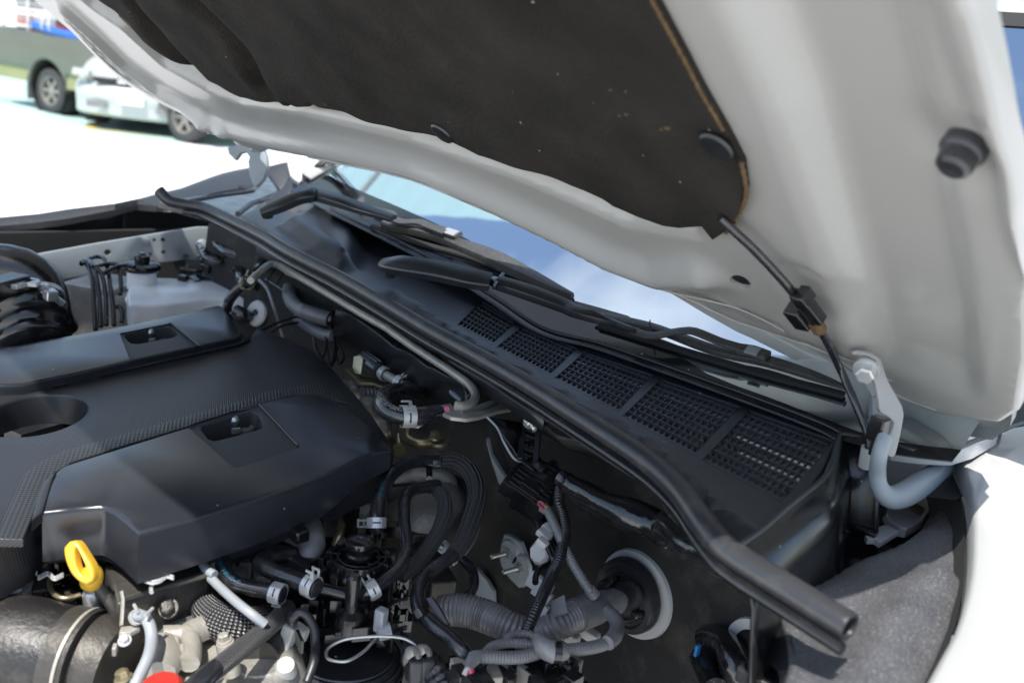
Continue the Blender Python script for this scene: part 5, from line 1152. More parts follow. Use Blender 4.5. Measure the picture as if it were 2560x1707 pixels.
for L in ([(740, 760), (760, 860), (800, 900), (830, 780)], [(820, 770), (850, 940), (880, 850), (880, 760)], [(880, 770), (900, 930), (940, 900), (900, 790)], [(750, 770), (790, 900), (860, 950), (900, 830)]):
    tube('wire_loop', [P(*c8.s(*q), 1.195-.0001*(q[1]-760)) for q in L], .0018, 'gloss_plastic', car, 8)
plate('body_steel', Z(1.10), [c8.s(*q) for q in [(700, 820), (800, 900), (950, 800), (940, 950), (1000, 1000), (800, 960), (700, 920)]], 'bay_paint', car, depth=.004)
# grey flexible connector behind the cover
vb = tube('valve_boot', [P(*c8.s(*q), 1.20) for q in ((1060, 905), (1110, 935), (1170, 985))], [.009, .0115, .0115, .0095], 'hose_rubber', car, 20)
b = MB()
for k in range(7):
    t_ = -1.2+k*.5; ax_ = P(*c8.s(1170, 985), 1.2)-P(*c8.s(1060, 905), 1.2); u_, v_, n_ = frame(ax_)
    b.tube([P(*c8.s(1070, 912), 1.2)+(u_*math.cos(t_)+v_*math.sin(t_))*.0112, P(*c8.s(1168, 982), 1.2)+(u_*math.cos(t_)+v_*math.sin(t_))*.0112], .0016, 6)
b.build('boot_ribs', 'gloss_plastic', vb, kind='stuff')
cp = [P(*c8.s(*q), 1.198) for q in ((1160, 975), (1240, 1025), (1340, 1080), (1420, 1120))]
cpo = tube('coupling', cp, .0058, 'pale_alloy', car, 18)
clamp(cp, .2, .0066, cpo, ang=.5, ear=.006, wdt=.008); clamp(cp, .62, .0072, cpo, ang=.7, ear=.006, wdt=.008)
tube('coupling_hose', cp[2:]+[P(*c8.s(1460, 1160), 1.19)], .0072, 'hose_rubber', cpo, 16)
plate('valve_bracket', Z(1.182), [c8.s(*q) for q in [(950, 965), (1000, 940), (1060, 1020), (1150, 1030), (1250, 1090), (1240, 1108), (1130, 1065), (1040, 1062)]], 'yellow_zinc', car, depth=.003, bev=.0008)
plate('valve_bracket_ear', Plane(P(*c8.s(1030, 940), 1.20), (-.2, .9, .4), (1, 0, 0)), [c8.s(*q) for q in [(1005, 890), (1050, 885), (1065, 905), (1050, 1010), (1010, 1000), (995, 960)]], 'yellow_zinc', car, depth=.002, bev=.0006)
bolt(P(*c8.s(935, 1090), 1.165), (0, .1, 1), .008, 'pale_alloy', car)
tube('corrugated_sleeve', [P(*c8.s(*q), 1.165) for q in ((1060, 1130), (1130, 1125), (1200, 1120))], .010, 'convolute', car, 16, corr=.005)
for i, (x, y, s_, z) in enumerate(((1060, 1190, .05, 1.135), (1130, 1300, .05, 1.125), (1090, 1260, .03, 1.14), (1180, 1370, .035, 1.12), (1000, 1150, .03, 1.14))):
    b = MB(); b.box(P(*c8.s(x, y), z), (s_, s_*.8, .03), ((.8, -.6, .1), (.6, .8, 0), (-.08, .06, 1))); b.lathe([(0, .02), (s_*.3, .018), (s_*.36, 0)], P(*c8.s(x+10, y-10), z+.01), (-.1, .2, 1), 16)
    o = b.build('engine_casting', 'cast_alloy' if i != 2 else 'pale_alloy', car, kind='stuff')
# brass coloured lifting bracket
lb = [P(*c8.s(*q), z) for q, z in (((1350, 1310), 1.205), ((1335, 1380), 1.19), ((1360, 1430), 1.182), ((1430, 1460), 1.18), ((1520, 1452), 1.18), ((1600, 1440), 1.178))]
lbo = tube('lifting_bracket', lb, .0078, 'yellow_zinc', car, 16, flat=.6)
bolt(P(*c8.s(1535, 1425), 1.187), (0, .1, 1), .0075, 'yellow_zinc', lbo)
lathe('bracket_eye', [(.006, .003), (.013, .003), (.014, 0), (.012, -.004)], P(*c8.s(1560, 1450), 1.180), (0, .1, 1), 'yellow_zinc', lbo)
bolt(P(*c8.s(1420, 1330), 1.20), (-.1, .4, .9), .008, 'zinc', lbo)
bolt(P(*c8.s(1300, 1508), 1.17), (.8, -.5, .35), .008, 'yellow_zinc', car, shank=.018)
bolt(P(*c8.s(1240, 1445), 1.17), (.8, -.5, .35), .006, 'yellow_zinc', car, shank=.008)

# ---- bulkhead fittings (near centre)
tb_ = c6
TR = Z(1.235)
loft('relay_bracket', [[P(*c6.s(*q), z) for q, z in (((480, 95), 1.245), ((550, 170), 1.235), ((620, 270), 1.222), ((655, 330), 1.212))], [P(*c6.s(*q), z) for q, z in (((680, 130), 1.235), ((690, 200), 1.228), ((660, 320), 1.212), ((750, 395), 1.20))]], 'black_plastic', car, thick=.003, sharp=25)
tube('bracket_edge', [P(*c6.s(*q), z) for q, z in (((480, 90), 1.247), ((540, 155), 1.238), ((580, 240), 1.228), ((635, 325), 1.215), ((700, 350), 1.21), ((760, 392), 1.205))], .0013, 'grey_tube', car, 6)
b = MB()
def lbar(p, q, z1, z2, w_=.006, h_=.004):
    A_ = P(*c6.s(*p), z1); B_ = P(*c6.s(*q), z2); d = B_-A_; l = np.linalg.norm(d); d /= l; e = np.cross((0, .3, 1), d); e /= np.linalg.norm(e); b.box((A_+B_)/2, (l, w_, h_), (d, e, np.cross(d, e)))
lbar((690, 90), (665, 330), 1.24, 1.215); lbar((775, 130), (745, 390), 1.24, 1.205)
for y in (180, 235, 290): lbar((680, y), (765, y+35), 1.236-.0001*y, 1.234-.0001*y)
lbar((690, 250), (755, 230), 1.22, 1.22); lbar((670, 330), (745, 390), 1.213, 1.206)
lbar((775, 390), (860, 340), 1.208, 1.21); lbar((860, 345), (870, 400), 1.21, 1.203); lbar((800, 430), (870, 400), 1.2, 1.203)
b.build('relay_bracket', 'black_plastic', car)
bolt(P(*c6.s(722, 118), 1.245), (-.9, .45, -.1), .008, 'zinc', car, name='stud_bolt', shank=.010)
# multi-plug connectors with wires
def connector(c, ax, sz, parent=None, m='gloss_plastic'):
    d = np.array(ax, float); d /= np.linalg.norm(d); e = np.cross((0, .4, 1), d); e /= np.linalg.norm(e); f = np.cross(d, e)
    b = MB(); b.box(c, sz, (d, e, f)); b.box(np.array(c)+d*sz[0]*.35, (sz[0]*.34, sz[1]*1.15, sz[2]*1.12), (d, e, f)); b.box(np.array(c)-d*sz[0]*.4, (sz[0]*.2, sz[1]*1.1, sz[2]*1.05), (d, e, f))
    for k in range(4): b.box(np.array(c)+e*sz[1]*(-.36+.24*k)+f*sz[2]*.52, (sz[0]*.8, sz[1]*.06, sz[2]*.1), (d, e, f))
    b.box(np.array(c)+f*sz[2]*.62, (sz[0]*.4, sz[1]*.35, sz[2]*.2), (d, e, f))
    return b.build('connector', m, parent or car, sharp=20)
C1 = P(*c6.s(710, 510), 1.19); D1 = P(*c6.s(770, 555), 1.18)-P(*c6.s(650, 470), 1.19)
cn1 = connector(C1, D1, (.052, .026, .018))
C2 = P(*c6.s(780, 420), 1.20); D2 = P(*c6.s(850, 460), 1.20)-P(*c6.s(740, 390), 1.20)
cn2 = connector(C2, D2, (.046, .024, .018))
C3 = P(*c6.s(720, 580), 1.172); connector(C3, D1, (.035, .02, .016))
for m, L in (('wire_yellow', [(640, 468), (620, 462), (612, 440), (620, 418), (640, 412)]), ('wire_blue', [(645, 455), (630, 448), (632, 432), (645, 425)]), ('hose_rubber', [(640, 415), (680, 410), (710, 430), (730, 470), (780, 500), (830, 490), (860, 470)]), ('wire_pink', [(770, 565), (785, 580), (800, 600)]), ('wire_yellow', [(778, 560), (795, 575), (805, 592)]), ('wire_red', [(765, 572), (780, 590), (798, 604)]), ('wire_red', [(772, 560), (788, 566), (806, 584)]), ('wire_blue', [(774, 575), (785, 592), (797, 600)])):
    tube('wire', [P(*c6.s(*q), 1.197) for q in L], .0013, m, cn1, 6)
# twisted black vinyl harness
vh = [P(*c6.s(*q), z) for q, z in (((890, 430), 1.212), ((960, 480), 1.210), ((1050, 530), 1.210), ((1150, 590), 1.210), ((1280, 640), 1.212), ((1400, 680), 1.214), ((1480, 740), 1.214))]+[P(*c7.s(*q), z) for q, z in (((150, 700), 1.225), ((260, 800), 1.235), ((400, 880), 1.245), ((500, 960), 1.255), ((580, 1010), 1.26))]
tube('taped_harness', vh, [.0085, .012, .0145, .0150, .0145, .013, .0125, .0115, .010, .008, .006], 'vinyl', car, 26, step=.005, lump=.10)
for f in (.03, .42): p_, t_ = along(vh, f); lathe('cable_tie', [(.008, -.0015), (.0102+(f > .3)*.0022, -.0015), (.0102+(f > .3)*.0022, .0015), (.008, .0015)], p_, t_, 'gloss_plastic', car, 20)
tube('branch_harness', [P(*c6.s(*q), z) for q, z in (((900, 420), 1.214), ((890, 470), 1.205), ((880, 560), 1.195), ((905, 640), 1.185), ((915, 740), 1.175), ((890, 860), 1.165), ((845, 960), 1.155), ((790, 1080), 1.148), ((740, 1190), 1.14), ((705, 1280), 1.13), ((690, 1400), 1.12))], .0056, 'convolute_black', car, 18, corr=.0028)
for dx in (0, 22, 44):
    tube('wire', [P(*c6.s(x+dx, y), z) for x, y, z in ((735, 610, 1.168), (760, 680, 1.166), (800, 780, 1.162), (840, 860, 1.155), (850+dx*.2, 900, 1.15))], .0030, 'gloss_plastic', car, 8)
tube('wire', [P(*c6.s(*q), 1.15) for q in ((835, 840), (830, 900), (780, 930), (755, 970), (750, 1010))], .0030, 'gloss_plastic', car, 8)
gb = [P(*c6.s(*q), z) for q, z in (((790, 590), 1.186), ((820, 615), 1.184), ((860, 700), 1.178), ((905, 800), 1.170), ((955, 900), 1.160), ((1010, 990), 1.152), ((1050, 1050), 1.146), ((1080, 1080), 1.14))]
bh = tube('branch_conduit', gb, .0047, 'convolute', car, 18, corr=.0026)
tube('tape_wrap', gb[:2], .0052, 'tape', bh, 14, lump=.1)
tube('tape_wrap', gb[-2:], .0056, 'tape', bh, 14, lump=.1)
b = MB()
for (x, y, s_) in ((800, 745, .018), (822, 715, .016), (790, 790, .014)): b.box(P(*c6.s(x, y), 1.172), (s_*.8, s_*.6, .007), ((.85, .3, .4), (-.3, .95, 0), (-.4, 0, .9)))
b.build('harness_clip', 'white_nylon', car)
lathe('plastic_nut', [(0, .008), (.009, .008), (.0125, .004), (.013, -.008), (.010, -.010)], P(*c6.s(788, 845), 1.15), (-.1, .9, .3), 'white_nylon', car, 8)
b = MB()
for (x, y, sx, sy) in ((745, 1000, .022, .03), (790, 1050, .03, .035), (820, 1010, .02, .012), (800, 1110, .02, .035), (790, 1160, .02, .02)): b.box(P(*c6.s(x, y), 1.125), (sx*.6, .006, sy*.55), ((.95, .2, .2), (-.2, .95, .2), (-.2, -.2, .95)))
b.build('harness_clip', 'white_nylon', car)
# stud plate
spl = plate('stud_plate', Plane((0, -.728, 0), (0, 1, 0), (-1, 0, 0)), [c6.s(*q) for q in [(575, 742), (605, 750), (665, 790), (690, 860), (712, 930), (710, 1010), (680, 1038), (655, 1040), (600, 985), (560, 920), (550, 880), (556, 800)]], 'bay_paint', car, depth=.004, bev=.002)
for q in ((612, 842), (678, 925)):
    c = Plane((0, -.728, 0), (0, 1, 0), (-1, 0, 0)).p3(*c6.s(*q)); bolt(c, (.15, 1, -.05), .0075, 'zinc', spl, name='stud', shank=.020)
    lathe('stud_boss', [(0, .003), (.014, .003), (.017, 0)], c, (0, 1, 0), 'bay_paint', spl)
# rubber grommet
GP = Plane((0, -.737, 0), (0, 1, 0), (-1, 0, 0)); gc = GP.p3(*c6.s(1300, 1075)); gc2 = GP.p3(*c6.s(1265, 1080), .01)
lathe('steel_ring', [(.030, .001), (.0470, .001), (.048, -.003)], gc, (0, 1, 0), 'white_paint', fwall, 48)
gr = lathe('grommet', [(0.0, 0.016), (0.01, 0.016), (0.0133, 0.0128), (0.0183, 0.008), (0.0216, 0.0076), (0.0232, 0.0112), (0.0257, 0.0112), (0.0274, 0.008), (0.0307, 0.0072), (0.0324, 0.0104), (0.0373, 0.0096), (0.0398, 0.0048), (0.0403, -0.0032)], gc2, (0, 1, 0), 'seal_rubber', car, 56)
lathe('grommet_nipple', [(0, .02), (.003, .02), (.0048, .018), (.005, .010), (.007, .006)], GP.p3(*c6.s(1350, 1175), .012), (-.1, 1, .2), 'hose_rubber', gr, 20)
tube('grommet_nipple', [GP.p3(*c6.s(1190, 985), .018), P(*c6.s(1150, 1010), 1.135), P(*c6.s(1105, 1035), 1.128)], .0048, 'hose_rubber', gr, 16)
# main harness into the grommet: sleeve, tape and conduit
mh = [GP.p3(*c6.s(1290, 1080), .014), P(*c6.s(1240, 1085), 1.115), P(*c6.s(1180, 1115), 1.118), P(*c6.s(1080, 1150), 1.120), P(*c6.s(960, 1200), 1.120), P(*c6.s(860, 1250), 1.115), P(*c6.s(760, 1300), 1.10)]
mho = tube('main_harness', mh[2:], [.0125, .0135, .0145, .0145, .0135], 'convolute', car, 26, corr=.0032)
tube('grommet_sleeve', mh[:3], [.015, .0145, .0135], 'seal_rubber', gr, 26)
tube('tape_wrap', mh[1:5], [.0135, .014, .0142, .015], 'tape', mho, 24, step=.006, lump=.04)
lathe('conduit_band', [(.0152, -.014), (.0158, -.014), (.0158, .014), (.0152, .014)], along(mh, .66)[0], along(mh, .66)[1], 'convolute', mho, 30)
plate('band_tab', Plane(P(*c6.s(870, 1120), 1.145), (.1, .6, .8), (1, 0, 0)), [c6.s(*q) for q in [(832, 1115), (910, 1078), (920, 1135), (930, 1170), (850, 1195), (838, 1160)]], 'convolute', mho, depth=.002)
ch = [P(*c6.s(*q), z) for q, z in (((235, 1165), 1.10), ((290, 1160), 1.105), ((370, 1165), 1.108), ((460, 1190), 1.108), ((540, 1225), 1.108), ((620, 1260), 1.106), ((700, 1290), 1.10), ((800, 1320), 1.09))]
tube('large_conduit', ch, [.0145, .0155, .0155, .0150, .0140, .0135, .0135], 'convolute', car, 28, corr=.0034)
# loops of small conduit
for L, r_ in (([(590, 1340), (610, 1310), (660, 1295), (720, 1300), (765, 1330), (780, 1370)], .0040), ([(480, 1395), (520, 1360), (600, 1345), (690, 1350), (780, 1365)], .0042), ([(400, 1430), (440, 1420), (520, 1425), (640, 1425), (730, 1410), (790, 1385)], .0056), ([(905, 1385), (980, 1380), (1060, 1370), (1130, 1350), (1170, 1320), (1195, 1270), (1190, 1210), (1150, 1160)], .0058)):
    tube('loop_conduit', [P(*c6.s(*q), 1.138-.00001*q[0]) for q in L], r_, 'convolute', car, 18, corr=.0026)
tk = [P(*c6.s(*q), 1.14) for q in ((770, 1320), (800, 1370), (860, 1395), (920, 1390))]
tko = tube('tape_knot', tk, [.006, .0088, .0092, .0066], 'tape', car, 20, lump=.08)
p_, t_ = along(tk, .75); lathe('band', [(.0082, -.003), (.0090, -.003), (.0090, .003), (.0082, .003)], p_, t_, 'gloss_plastic', tko)
tube('tape_wrap', [P(*c6.s(*q), 1.130) for q in ((1180, 1190), (1205, 1240), (1195, 1300), (1150, 1345))], .0066, 'tape', tko, 18, lump=.06)
tube('tape_wrap', [P(*c6.s(*q), 1.139) for q in ((415, 1425), (395, 1450), (375, 1490))], [.0058, .005, .0025], 'tape', tko, 14, lump=.1)
for i, m in enumerate(('white_nylon', 'wire_red', 'wire_pink', 'wire_red')):
    tube('wire', [P(*c6.s(375+i*6, 1480), 1.139), P(*c6.s(355+i*14, 1520-i*5), 1.135)], .0022, m, tko, 6)
b = MB()
for (x, y) in ((930, 1300), (1040, 1290)): b.box(P(*c6.s(x, y), 1.09), (.025, .012, .010), ((.9, .3, .2), (-.3, .9, 0), (0, 0, 1)))
b.build('harness_clip', 'white_nylon', car)
# lower connector cluster along the frame bottom
rb = random.Random(5); b = MB(); b2 = MB()
for _ in range(46):
    x, y = rb.uniform(330, 960), rb.uniform(1440, 1600); t_ = rb.uniform(-.5, .3)
    (b if rb.random() < .8 else b2).box(P(*c6.s(x, y), rb.uniform(1.085, 1.115)), (rb.uniform(.008, .03), rb.uniform(.006, .02), rb.uniform(.01, .03)), ((math.cos(t_), math.sin(t_), 0), (-math.sin(t_), math.cos(t_), 0), (0, 0, 1)))
b.build('fuse_connectors', 'gloss_plastic', car, kind='stuff'); b2.build('terminal_plates', 'pale_alloy', car, kind='stuff')
tube('wire', [P(*c6.s(*q), 1.12) for q in ((820, 1480), (900, 1440), (960, 1450), (970, 1490), (930, 1530), (860, 1560))], .0035, 'gloss_plastic', car, 8)
# clear-wrapped hoses low by the bulkhead
bh1 = [P(*c7.s(*q), z) for q, z in (((350, 1350), 1.08), ((420, 1330), 1.09), ((490, 1370), 1.10), ((520, 1440), 1.10), ((540, 1520), 1.09), ((620, 1600), 1.07))]
bho = tube('heater_hose', bh1, .0145, 'vinyl', car, 24, lump=.05)
tube('heater_hose', [P(*c7.s(*q), 1.075) for q in ((340, 1420), (380, 1500), (420, 1600))], .012, 'vinyl', car, 20, lump=.05)
b = MB(); b.box(P(*c7.s(318, 1385), 1.09), (.003, .006, .012)); b.build('cap_label', 'wire_blue', bho)
lathe('steel_ring', [(.020, .001), (.030, .001), (.031, -.003)], GP.p3(*c7.s(625, 1385)), (0, 1, 0), 'white_paint', fwall, 30)
tube('drain_tube', [P(*c7.s(*q), z) for q, z in (((645, 1070), 1.22), ((690, 1160), 1.20), ((700, 1280), 1.16), ((690, 1400), 1.12), ((680, 1480), 1.10))], .0055, 'vinyl', car, 16, lump=.08)

# ---- fuel filter assembly
fx = P(*c5.s(1030, 690), 1.165); FXY = np.array((fx[0], fx[1], 0))
def fz(z): return np.array((FXY[0], FXY[1], z))
body_c = P(*c5.s(930, 1420), 1.075); BX = np.array((body_c[0], body_c[1], 0.))
filt = lathe('fuel_filter', [(0, .010), (.030, .010), (.046, .008), (.050, .003), (.051, 0), (.0515, -.004), (.0535, -.006), (.0535, -.012), (.049, -.015), (.049, -.10)], body_c, (0, 0, 1), 'black_plastic', car, 56)
for r_, z_ in ((.0505, .0035), (.0530, -.0045), (.044, .0095)): lathe('highlight_ring', [(r_-.0008, z_), (r_, z_+.0012), (r_+.0009, z_)], body_c, (0, 0, 1), 'seal_rubber', filt, 56)  # raised rings in a lighter tone, put in as the rim highlights
b = MB()
for k in range(54):
    t_ = 2*math.pi*k/54; d = np.array((math.cos(t_), math.sin(t_), 0)); b.box(body_c+d*.0540+np.array((0, 0, -.009)), (.0016, .0034, .007), (d, np.cross((0, 0, 1), d), (0, 0, 1)))
    if k % 3 == 0: b.box(body_c+d*.0500+np.array((0, 0, -.05)), (.003, .0025, .07), (d, np.cross((0, 0, 1), d), (0, 0, 1)))
b.build('filter_ribs', 'gloss_plastic', filt, kind='stuff', sharp=20)
hd = lathe('filter_head', [(0.0, 0), (0.0, -0.006), (0.0156, -0.008), (0.0265, -0.01), (0.0281, -0.013), (0.0281, -0.03), (0.0312, -0.032), (0.032, -0.036), (0.032, -0.06)], fx+np.array((0, 0, -.008)), (0, 0, 1), 'gloss_plastic', filt, 40)
lathe('priming_pump', [(0.0, 0.008), (0.0022, 0.0076), (0.003, 0.0088), (0.0089, 0.0092), (0.0122, 0.0072), (0.013, 0.0032), (0.0122, 0.0), (0.0104, -0.0024), (0.0104, -0.0048), (0.0122, -0.0064), (0.0122, -0.0096), (0.0104, -0.0112)], fx, (0, 0, 1), 'gloss_plastic', hd, 36)
b = MB()
for k in range(11):
    t_ = 2*math.pi*k/11+.2; d = np.array((math.cos(t_), math.sin(t_), 0)); b.box(fx+d*.023+np.array((0, 0, -.013)), (.014, .0018, .008), (d, np.cross((0, 0, 1), d), (0, 0, 1)))
    b.box(fx+d*.033+np.array((0, 0, -.03)), (.005, .008, .030), (d, np.cross((0, 0, 1), d), (0, 0, 1)))
for r_ in (.018, .0235): V, Fc = lathe_geo([(r_, -.018), (r_, -.0085), (r_+.002, -.0085), (r_+.002, -.018)], fx, (0, 0, 1), 40); b.add(V, Fc)
b.build('head_ribs', 'gloss_plastic', hd, kind='stuff', sharp=20)
rb = random.Random(9); b = MB()
for (x, y, sx, sy, sz, z) in ((880, 960, .05, .010, .012, 1.125), (760, 1020, .03, .016, .018, 1.11), (870, 1170, .006, .007, .03, 1.095), (700, 990, .018, .012, .014, 1.115), (780, 720, .028, .018, .014, 1.115), (1230, 700, .016, .018, .014, 1.115), (1200, 620, .012, .024, .03, 1.11), (960, 560, .003, .012, .04, 1.13), (1010, 500, .016, .004, .03, 1.13), (1150, 560, .028, .004, .03, 1.12), (1290, 1000, .022, .016, .012, 1.08), (1310, 1180, .010, .016, .012, 1.08)):
    t_ = rb.uniform(-.25, .1); b.box(P(*c5.s(x, y), z), (sx, sy, sz), ((math.cos(t_), math.sin(t_)-.55, 0), (.55, .85, 0), (0, 0, 1)))
for _ in range(150):          # moulded ribs, ledges and wire guides
    x, y = rb.uniform(560, 1330), rb.uniform(880, 1300); t_ = rb.choice((-.3, 1.27))+rb.uniform(-.15, .15); u3 = np.array((math.cos(t_), math.sin(t_), 0)); v3 = np.array((-math.sin(t_), math.cos(t_), 0))
    b.box(P(*c5.s(x, y), rb.uniform(1.085, 1.118)), (rb.uniform(.006, .022), rb.uniform(.0012, .003), rb.uniform(.004, .018)), (u3, v3, (0, 0, 1)))
b.build('filter_bracket', 'gloss_plastic', filt, kind='stuff', sharp=20)
lathe('outlet_stub', [(0, .012), (.004, .012), (.0062, .010), (.0066, .006), (.0064, -.022), (.0125, -.026), (.014, -.04)], P(*c5.s(990, 950), 1.150), (0, 0, 1), 'gloss_plastic', filt, 28)
tube('filter_port', [P(*c5.s(760, 950), 1.14), P(*c5.s(850, 970), 1.138), P(*c5.s(960, 1000), 1.135)], .0060, 'gloss_plastic', filt, 16)
tube('filter_port', [P(*c5.s(1010, 960), 1.138), P(*c5.s(1060, 985), 1.136)], .0052, 'gloss_plastic', filt, 16)
# bleed nipple and white valve
lathe('bleed_cap', [(0, .012), (.003, .012), (.0042, .009), (.005, .004), (.004, 0)], P(*c5.s(600, 1180), 1.125), (-.2, .3, 1), 'seal_rubber', filt, 18)
bv = lathe('bleed_valve', [(0, .008), (.004, .008), (.006, .006), (.007, 0), (.006, -.004)], P(*c5.s(600, 1250), 1.108), (-.2, .3, 1), 'white_nylon', filt, 8)
MB().box(P(*c5.s(565, 1270), 1.11), (.014, .010, .022), ((.8, .3, .2), (-.3, .8, .1), (0, -.3, .95))).build('valve_wing', 'white_nylon', bv)
MB().box(P(*c5.s(645, 1240), 1.11), (.016, .010, .012), ((.8, .3, .2), (-.3, .8, .1), (0, -.3, .95))).build('valve_wing', 'white_nylon', bv)
tube('bleed_tube', [P(*c5.s(*q), z) for q, z in (((600, 1150), 1.135), ((640, 1110), 1.14), ((690, 1130), 1.138), ((735, 1210), 1.13), ((745, 1320), 1.12), ((735, 1430), 1.115), ((690, 1560), 1.105))], .0038, 'black_plastic', filt, 14)
# thin pipe loop with clip
tube('thin_pipe', [P(*c5.s(*q), z) for q, z in (((1165, 1210), 1.118), ((1130, 1280), 1.116), ((1060, 1360), 1.112), ((960, 1420), 1.110), ((880, 1425), 1.109), ((820, 1400), 1.109), ((830, 1340), 1.112), ((920, 1290), 1.116), ((1050, 1270), 1.12), ((1200, 1265), 1.122), ((1320, 1280), 1.12), ((1400, 1330), 1.115), ((1440, 1380), 1.105))], .0014, 'zinc', filt, 10)
tube('thin_wire', [P(*c5.s(*q), 1.13) for q in ((1170, 1130), (1200, 1080), (1260, 1040), (1340, 1020))], .0016, 'gloss_plastic', filt, 6)
b = MB(); b.box(P(*c5.s(1168, 1160), 1.128), (.010, .010, .022), ((.9, .3, 0), (-.3, .9, 0), (0, 0, 1))); b.build('pipe_clip', 'grey_tube', filt)
lathe('pipe_clip_end', [(0, .006), (.007, .005), (.0075, -.006), (0, -.007)], P(*c5.s(1185, 1235), 1.118), (.3, .8, -.2), 'grey_tube', filt, 16)

# ---- rubber hoses around the filter
def hose(name, L, cr, r, m='hose_rubber', lump=0., **k):
    pts = [P(*cr.s(x, y), z) for x, y, z in L]; return pts, tube(name, pts, r, m, car, 22, lump=lump, **k)
hA, oA = hose('fuel_hose', [(1140, 590, 1.150), (1140, 520, 1.160), (1150, 430, 1.168), (1180, 320, 1.174), (1240, 220, 1.178), (1330, 155, 1.18), (1420, 135, 1.18), (1500, 140, 1.178)], c5, .0072)
clamp(hA, .06, .0073, oA, ang=5.4, wdt=.008, ear=.012)
text_on('hose_marks', 'II /III I/ -II/I -- II', hA, .0072, .3, 0, .0045, 'print_blue', oA)
hB, oB = hose('fuel_hose', [(1060, 985, 1.138), (1110, 965, 1.142), (1200, 900, 1.146), (1290, 820, 1.150), (1335, 720, 1.155), (1325, 600, 1.162), (1318, 470, 1.168), (1330, 370, 1.172), (1380, 320, 1.173), (1480, 300, 1.172)], c5, .0060)
clamp(hB, .045, .0062, oB, ang=.4, wdt=.008, ear=.014)
hC, oC = hose('fuel_hose', [(540, 1000, 1.145), (450, 975, 1.145), (330, 955, 1.145), (220, 920, 1.146), (160, 850, 1.148), (145, 760, 1.150), (180, 670, 1.152), (260, 625, 1.150), (350, 640, 1.145), (430, 690, 1.138), (500, 730, 1.13)], c5, .0068)
text_on('hose_marks', '-I/IIIII -/III- I/ II IIII/ /III -III', hC, .0068, .36, 0, .0045, 'print_blue', oC)
clamp(hC, .035, .0070, oC, ang=4.5, ear=.003, wdt=.008)
hD, oD = hose('fuel_hose', [(760, 960, 1.150), (680, 925, 1.150), (560, 880, 1.150), (460, 840, 1.150), (395, 800, 1.150), (420, 760, 1.145), (500, 740, 1.14), (600, 745, 1.135)], c5, .0076)
clamp(hD, .06, .0078, oD, ang=1.6, ear=.006, wdt=.008)
tube('hose_body', [P(*c5.s(*q), 1.130) for q in ((420, 740), (560, 760), (680, 810), (740, 840))], .0105, 'hose_rubber', oD, 20)
# tee pieces and braided sleeves
tA = [P(*c5.s(1495, 140), 1.178), P(*c5.s(1545, 140), 1.178)]
te_ = tube('hose_joint', tA, [.0078, .0082, .0078], 'hose_rubber', car, 20)
tube('hose_joint', [P(*c5.s(1475, 300), 1.172), P(*c5.s(1540, 300), 1.170)], [.0070, .0074, .0070], 'hose_rubber', te_, 20)
tube('joint_pin', [P(*c5.s(1480, 180), 1.172), P(*c5.s(1482, 250), 1.170)], .0035, 'gloss_plastic', te_, 12)
br1 = [P(*c6.s(*q), z) for q, z in (((210, 330), 1.178), ((290, 330), 1.176), ((370, 375), 1.172), ((420, 460), 1.166), ((425, 560), 1.158), ((390, 680), 1.150), ((345, 790), 1.144), ((290, 860), 1.14))]
tube('braided_hose', br1, [.0080, .0090, .0092, .0092, .0090, .0086, .0074], 'braid', car, 72, ribs=12)
b2_ = [P(*c6.s(*q), z) for q, z in (((205, 500), 1.168), ((240, 540), 1.164), ((250, 620), 1.158), ((220, 720), 1.15), ((150, 830), 1.142), ((80, 910), 1.135), ((0, 980), 1.128))]
tube('braided_hose', b2_, [.0068, .0076, .0078, .0076, .0072, .0068], 'braid', car, 72, ribs=11)
bl, blo = hose('coolant_hose', [(290, 860, 1.142), (220, 910, 1.140), (150, 960, 1.136), (105, 1030, 1.134), (95, 1110, 1.13), (110, 1180, 1.125)], c6, .0066)
hose('coolant_hose', [(130, 1190, 1.124), (190, 1250, 1.122), (270, 1310, 1.12), (340, 1380, 1.118), (380, 1440, 1.11)], c6, .0070)
hose('coolant_hose', [(340, 880, 1.12), (400, 940, 1.115), (410, 1020, 1.11), (380, 1080, 1.105), (330, 1110, 1.10)], c6, .0048)
tube('hose_joint', [P(*c6.s(100, 1165), 1.128), P(*c6.s(125, 1205), 1.124)], .0080, 'gloss_plastic', blo, 18)
plate('clip_plate', Plane(P(*c6.s(180, 1150), 1.13), (-.3, .7, .6), (1, 0, 0)), [c6.s(*q) for q in [(140, 1095), (175, 1085), (215, 1140), (270, 1240), (245, 1265), (190, 1190)]], 'cowl_plastic', car, depth=.004, bev=.001)
# grey taped conduit under the cover
gc_ = [P(*c5.s(*q), z) for q, z in (((680, 380), 1.150), ((690, 480), 1.148), ((705, 580), 1.146), ((718, 680), 1.142), ((710, 740), 1.138), ((700, 790), 1.13))]
gco = tube('taped_conduit', gc_, [.0128, .0128, .0128, .0130, .0136, .008], 'tape', car, 26, step=.004, lump=.02)
tube('sleeve_rings', gc_[:3], .0131, 'convolute', gco, 24, corr=.0045)
p_, t_ = along(gc_, .5); lathe('band', [(.0134, -.003), (.0142, -.003), (.0142, .003), (.0134, .003)], p_, t_, 'gloss_plastic', gco, 28)
b = MB(); b.box(P(*c5.s(640, 605), 1.165), (.016, .014, .012)); b.build('band_buckle', 'gloss_plastic', gco)
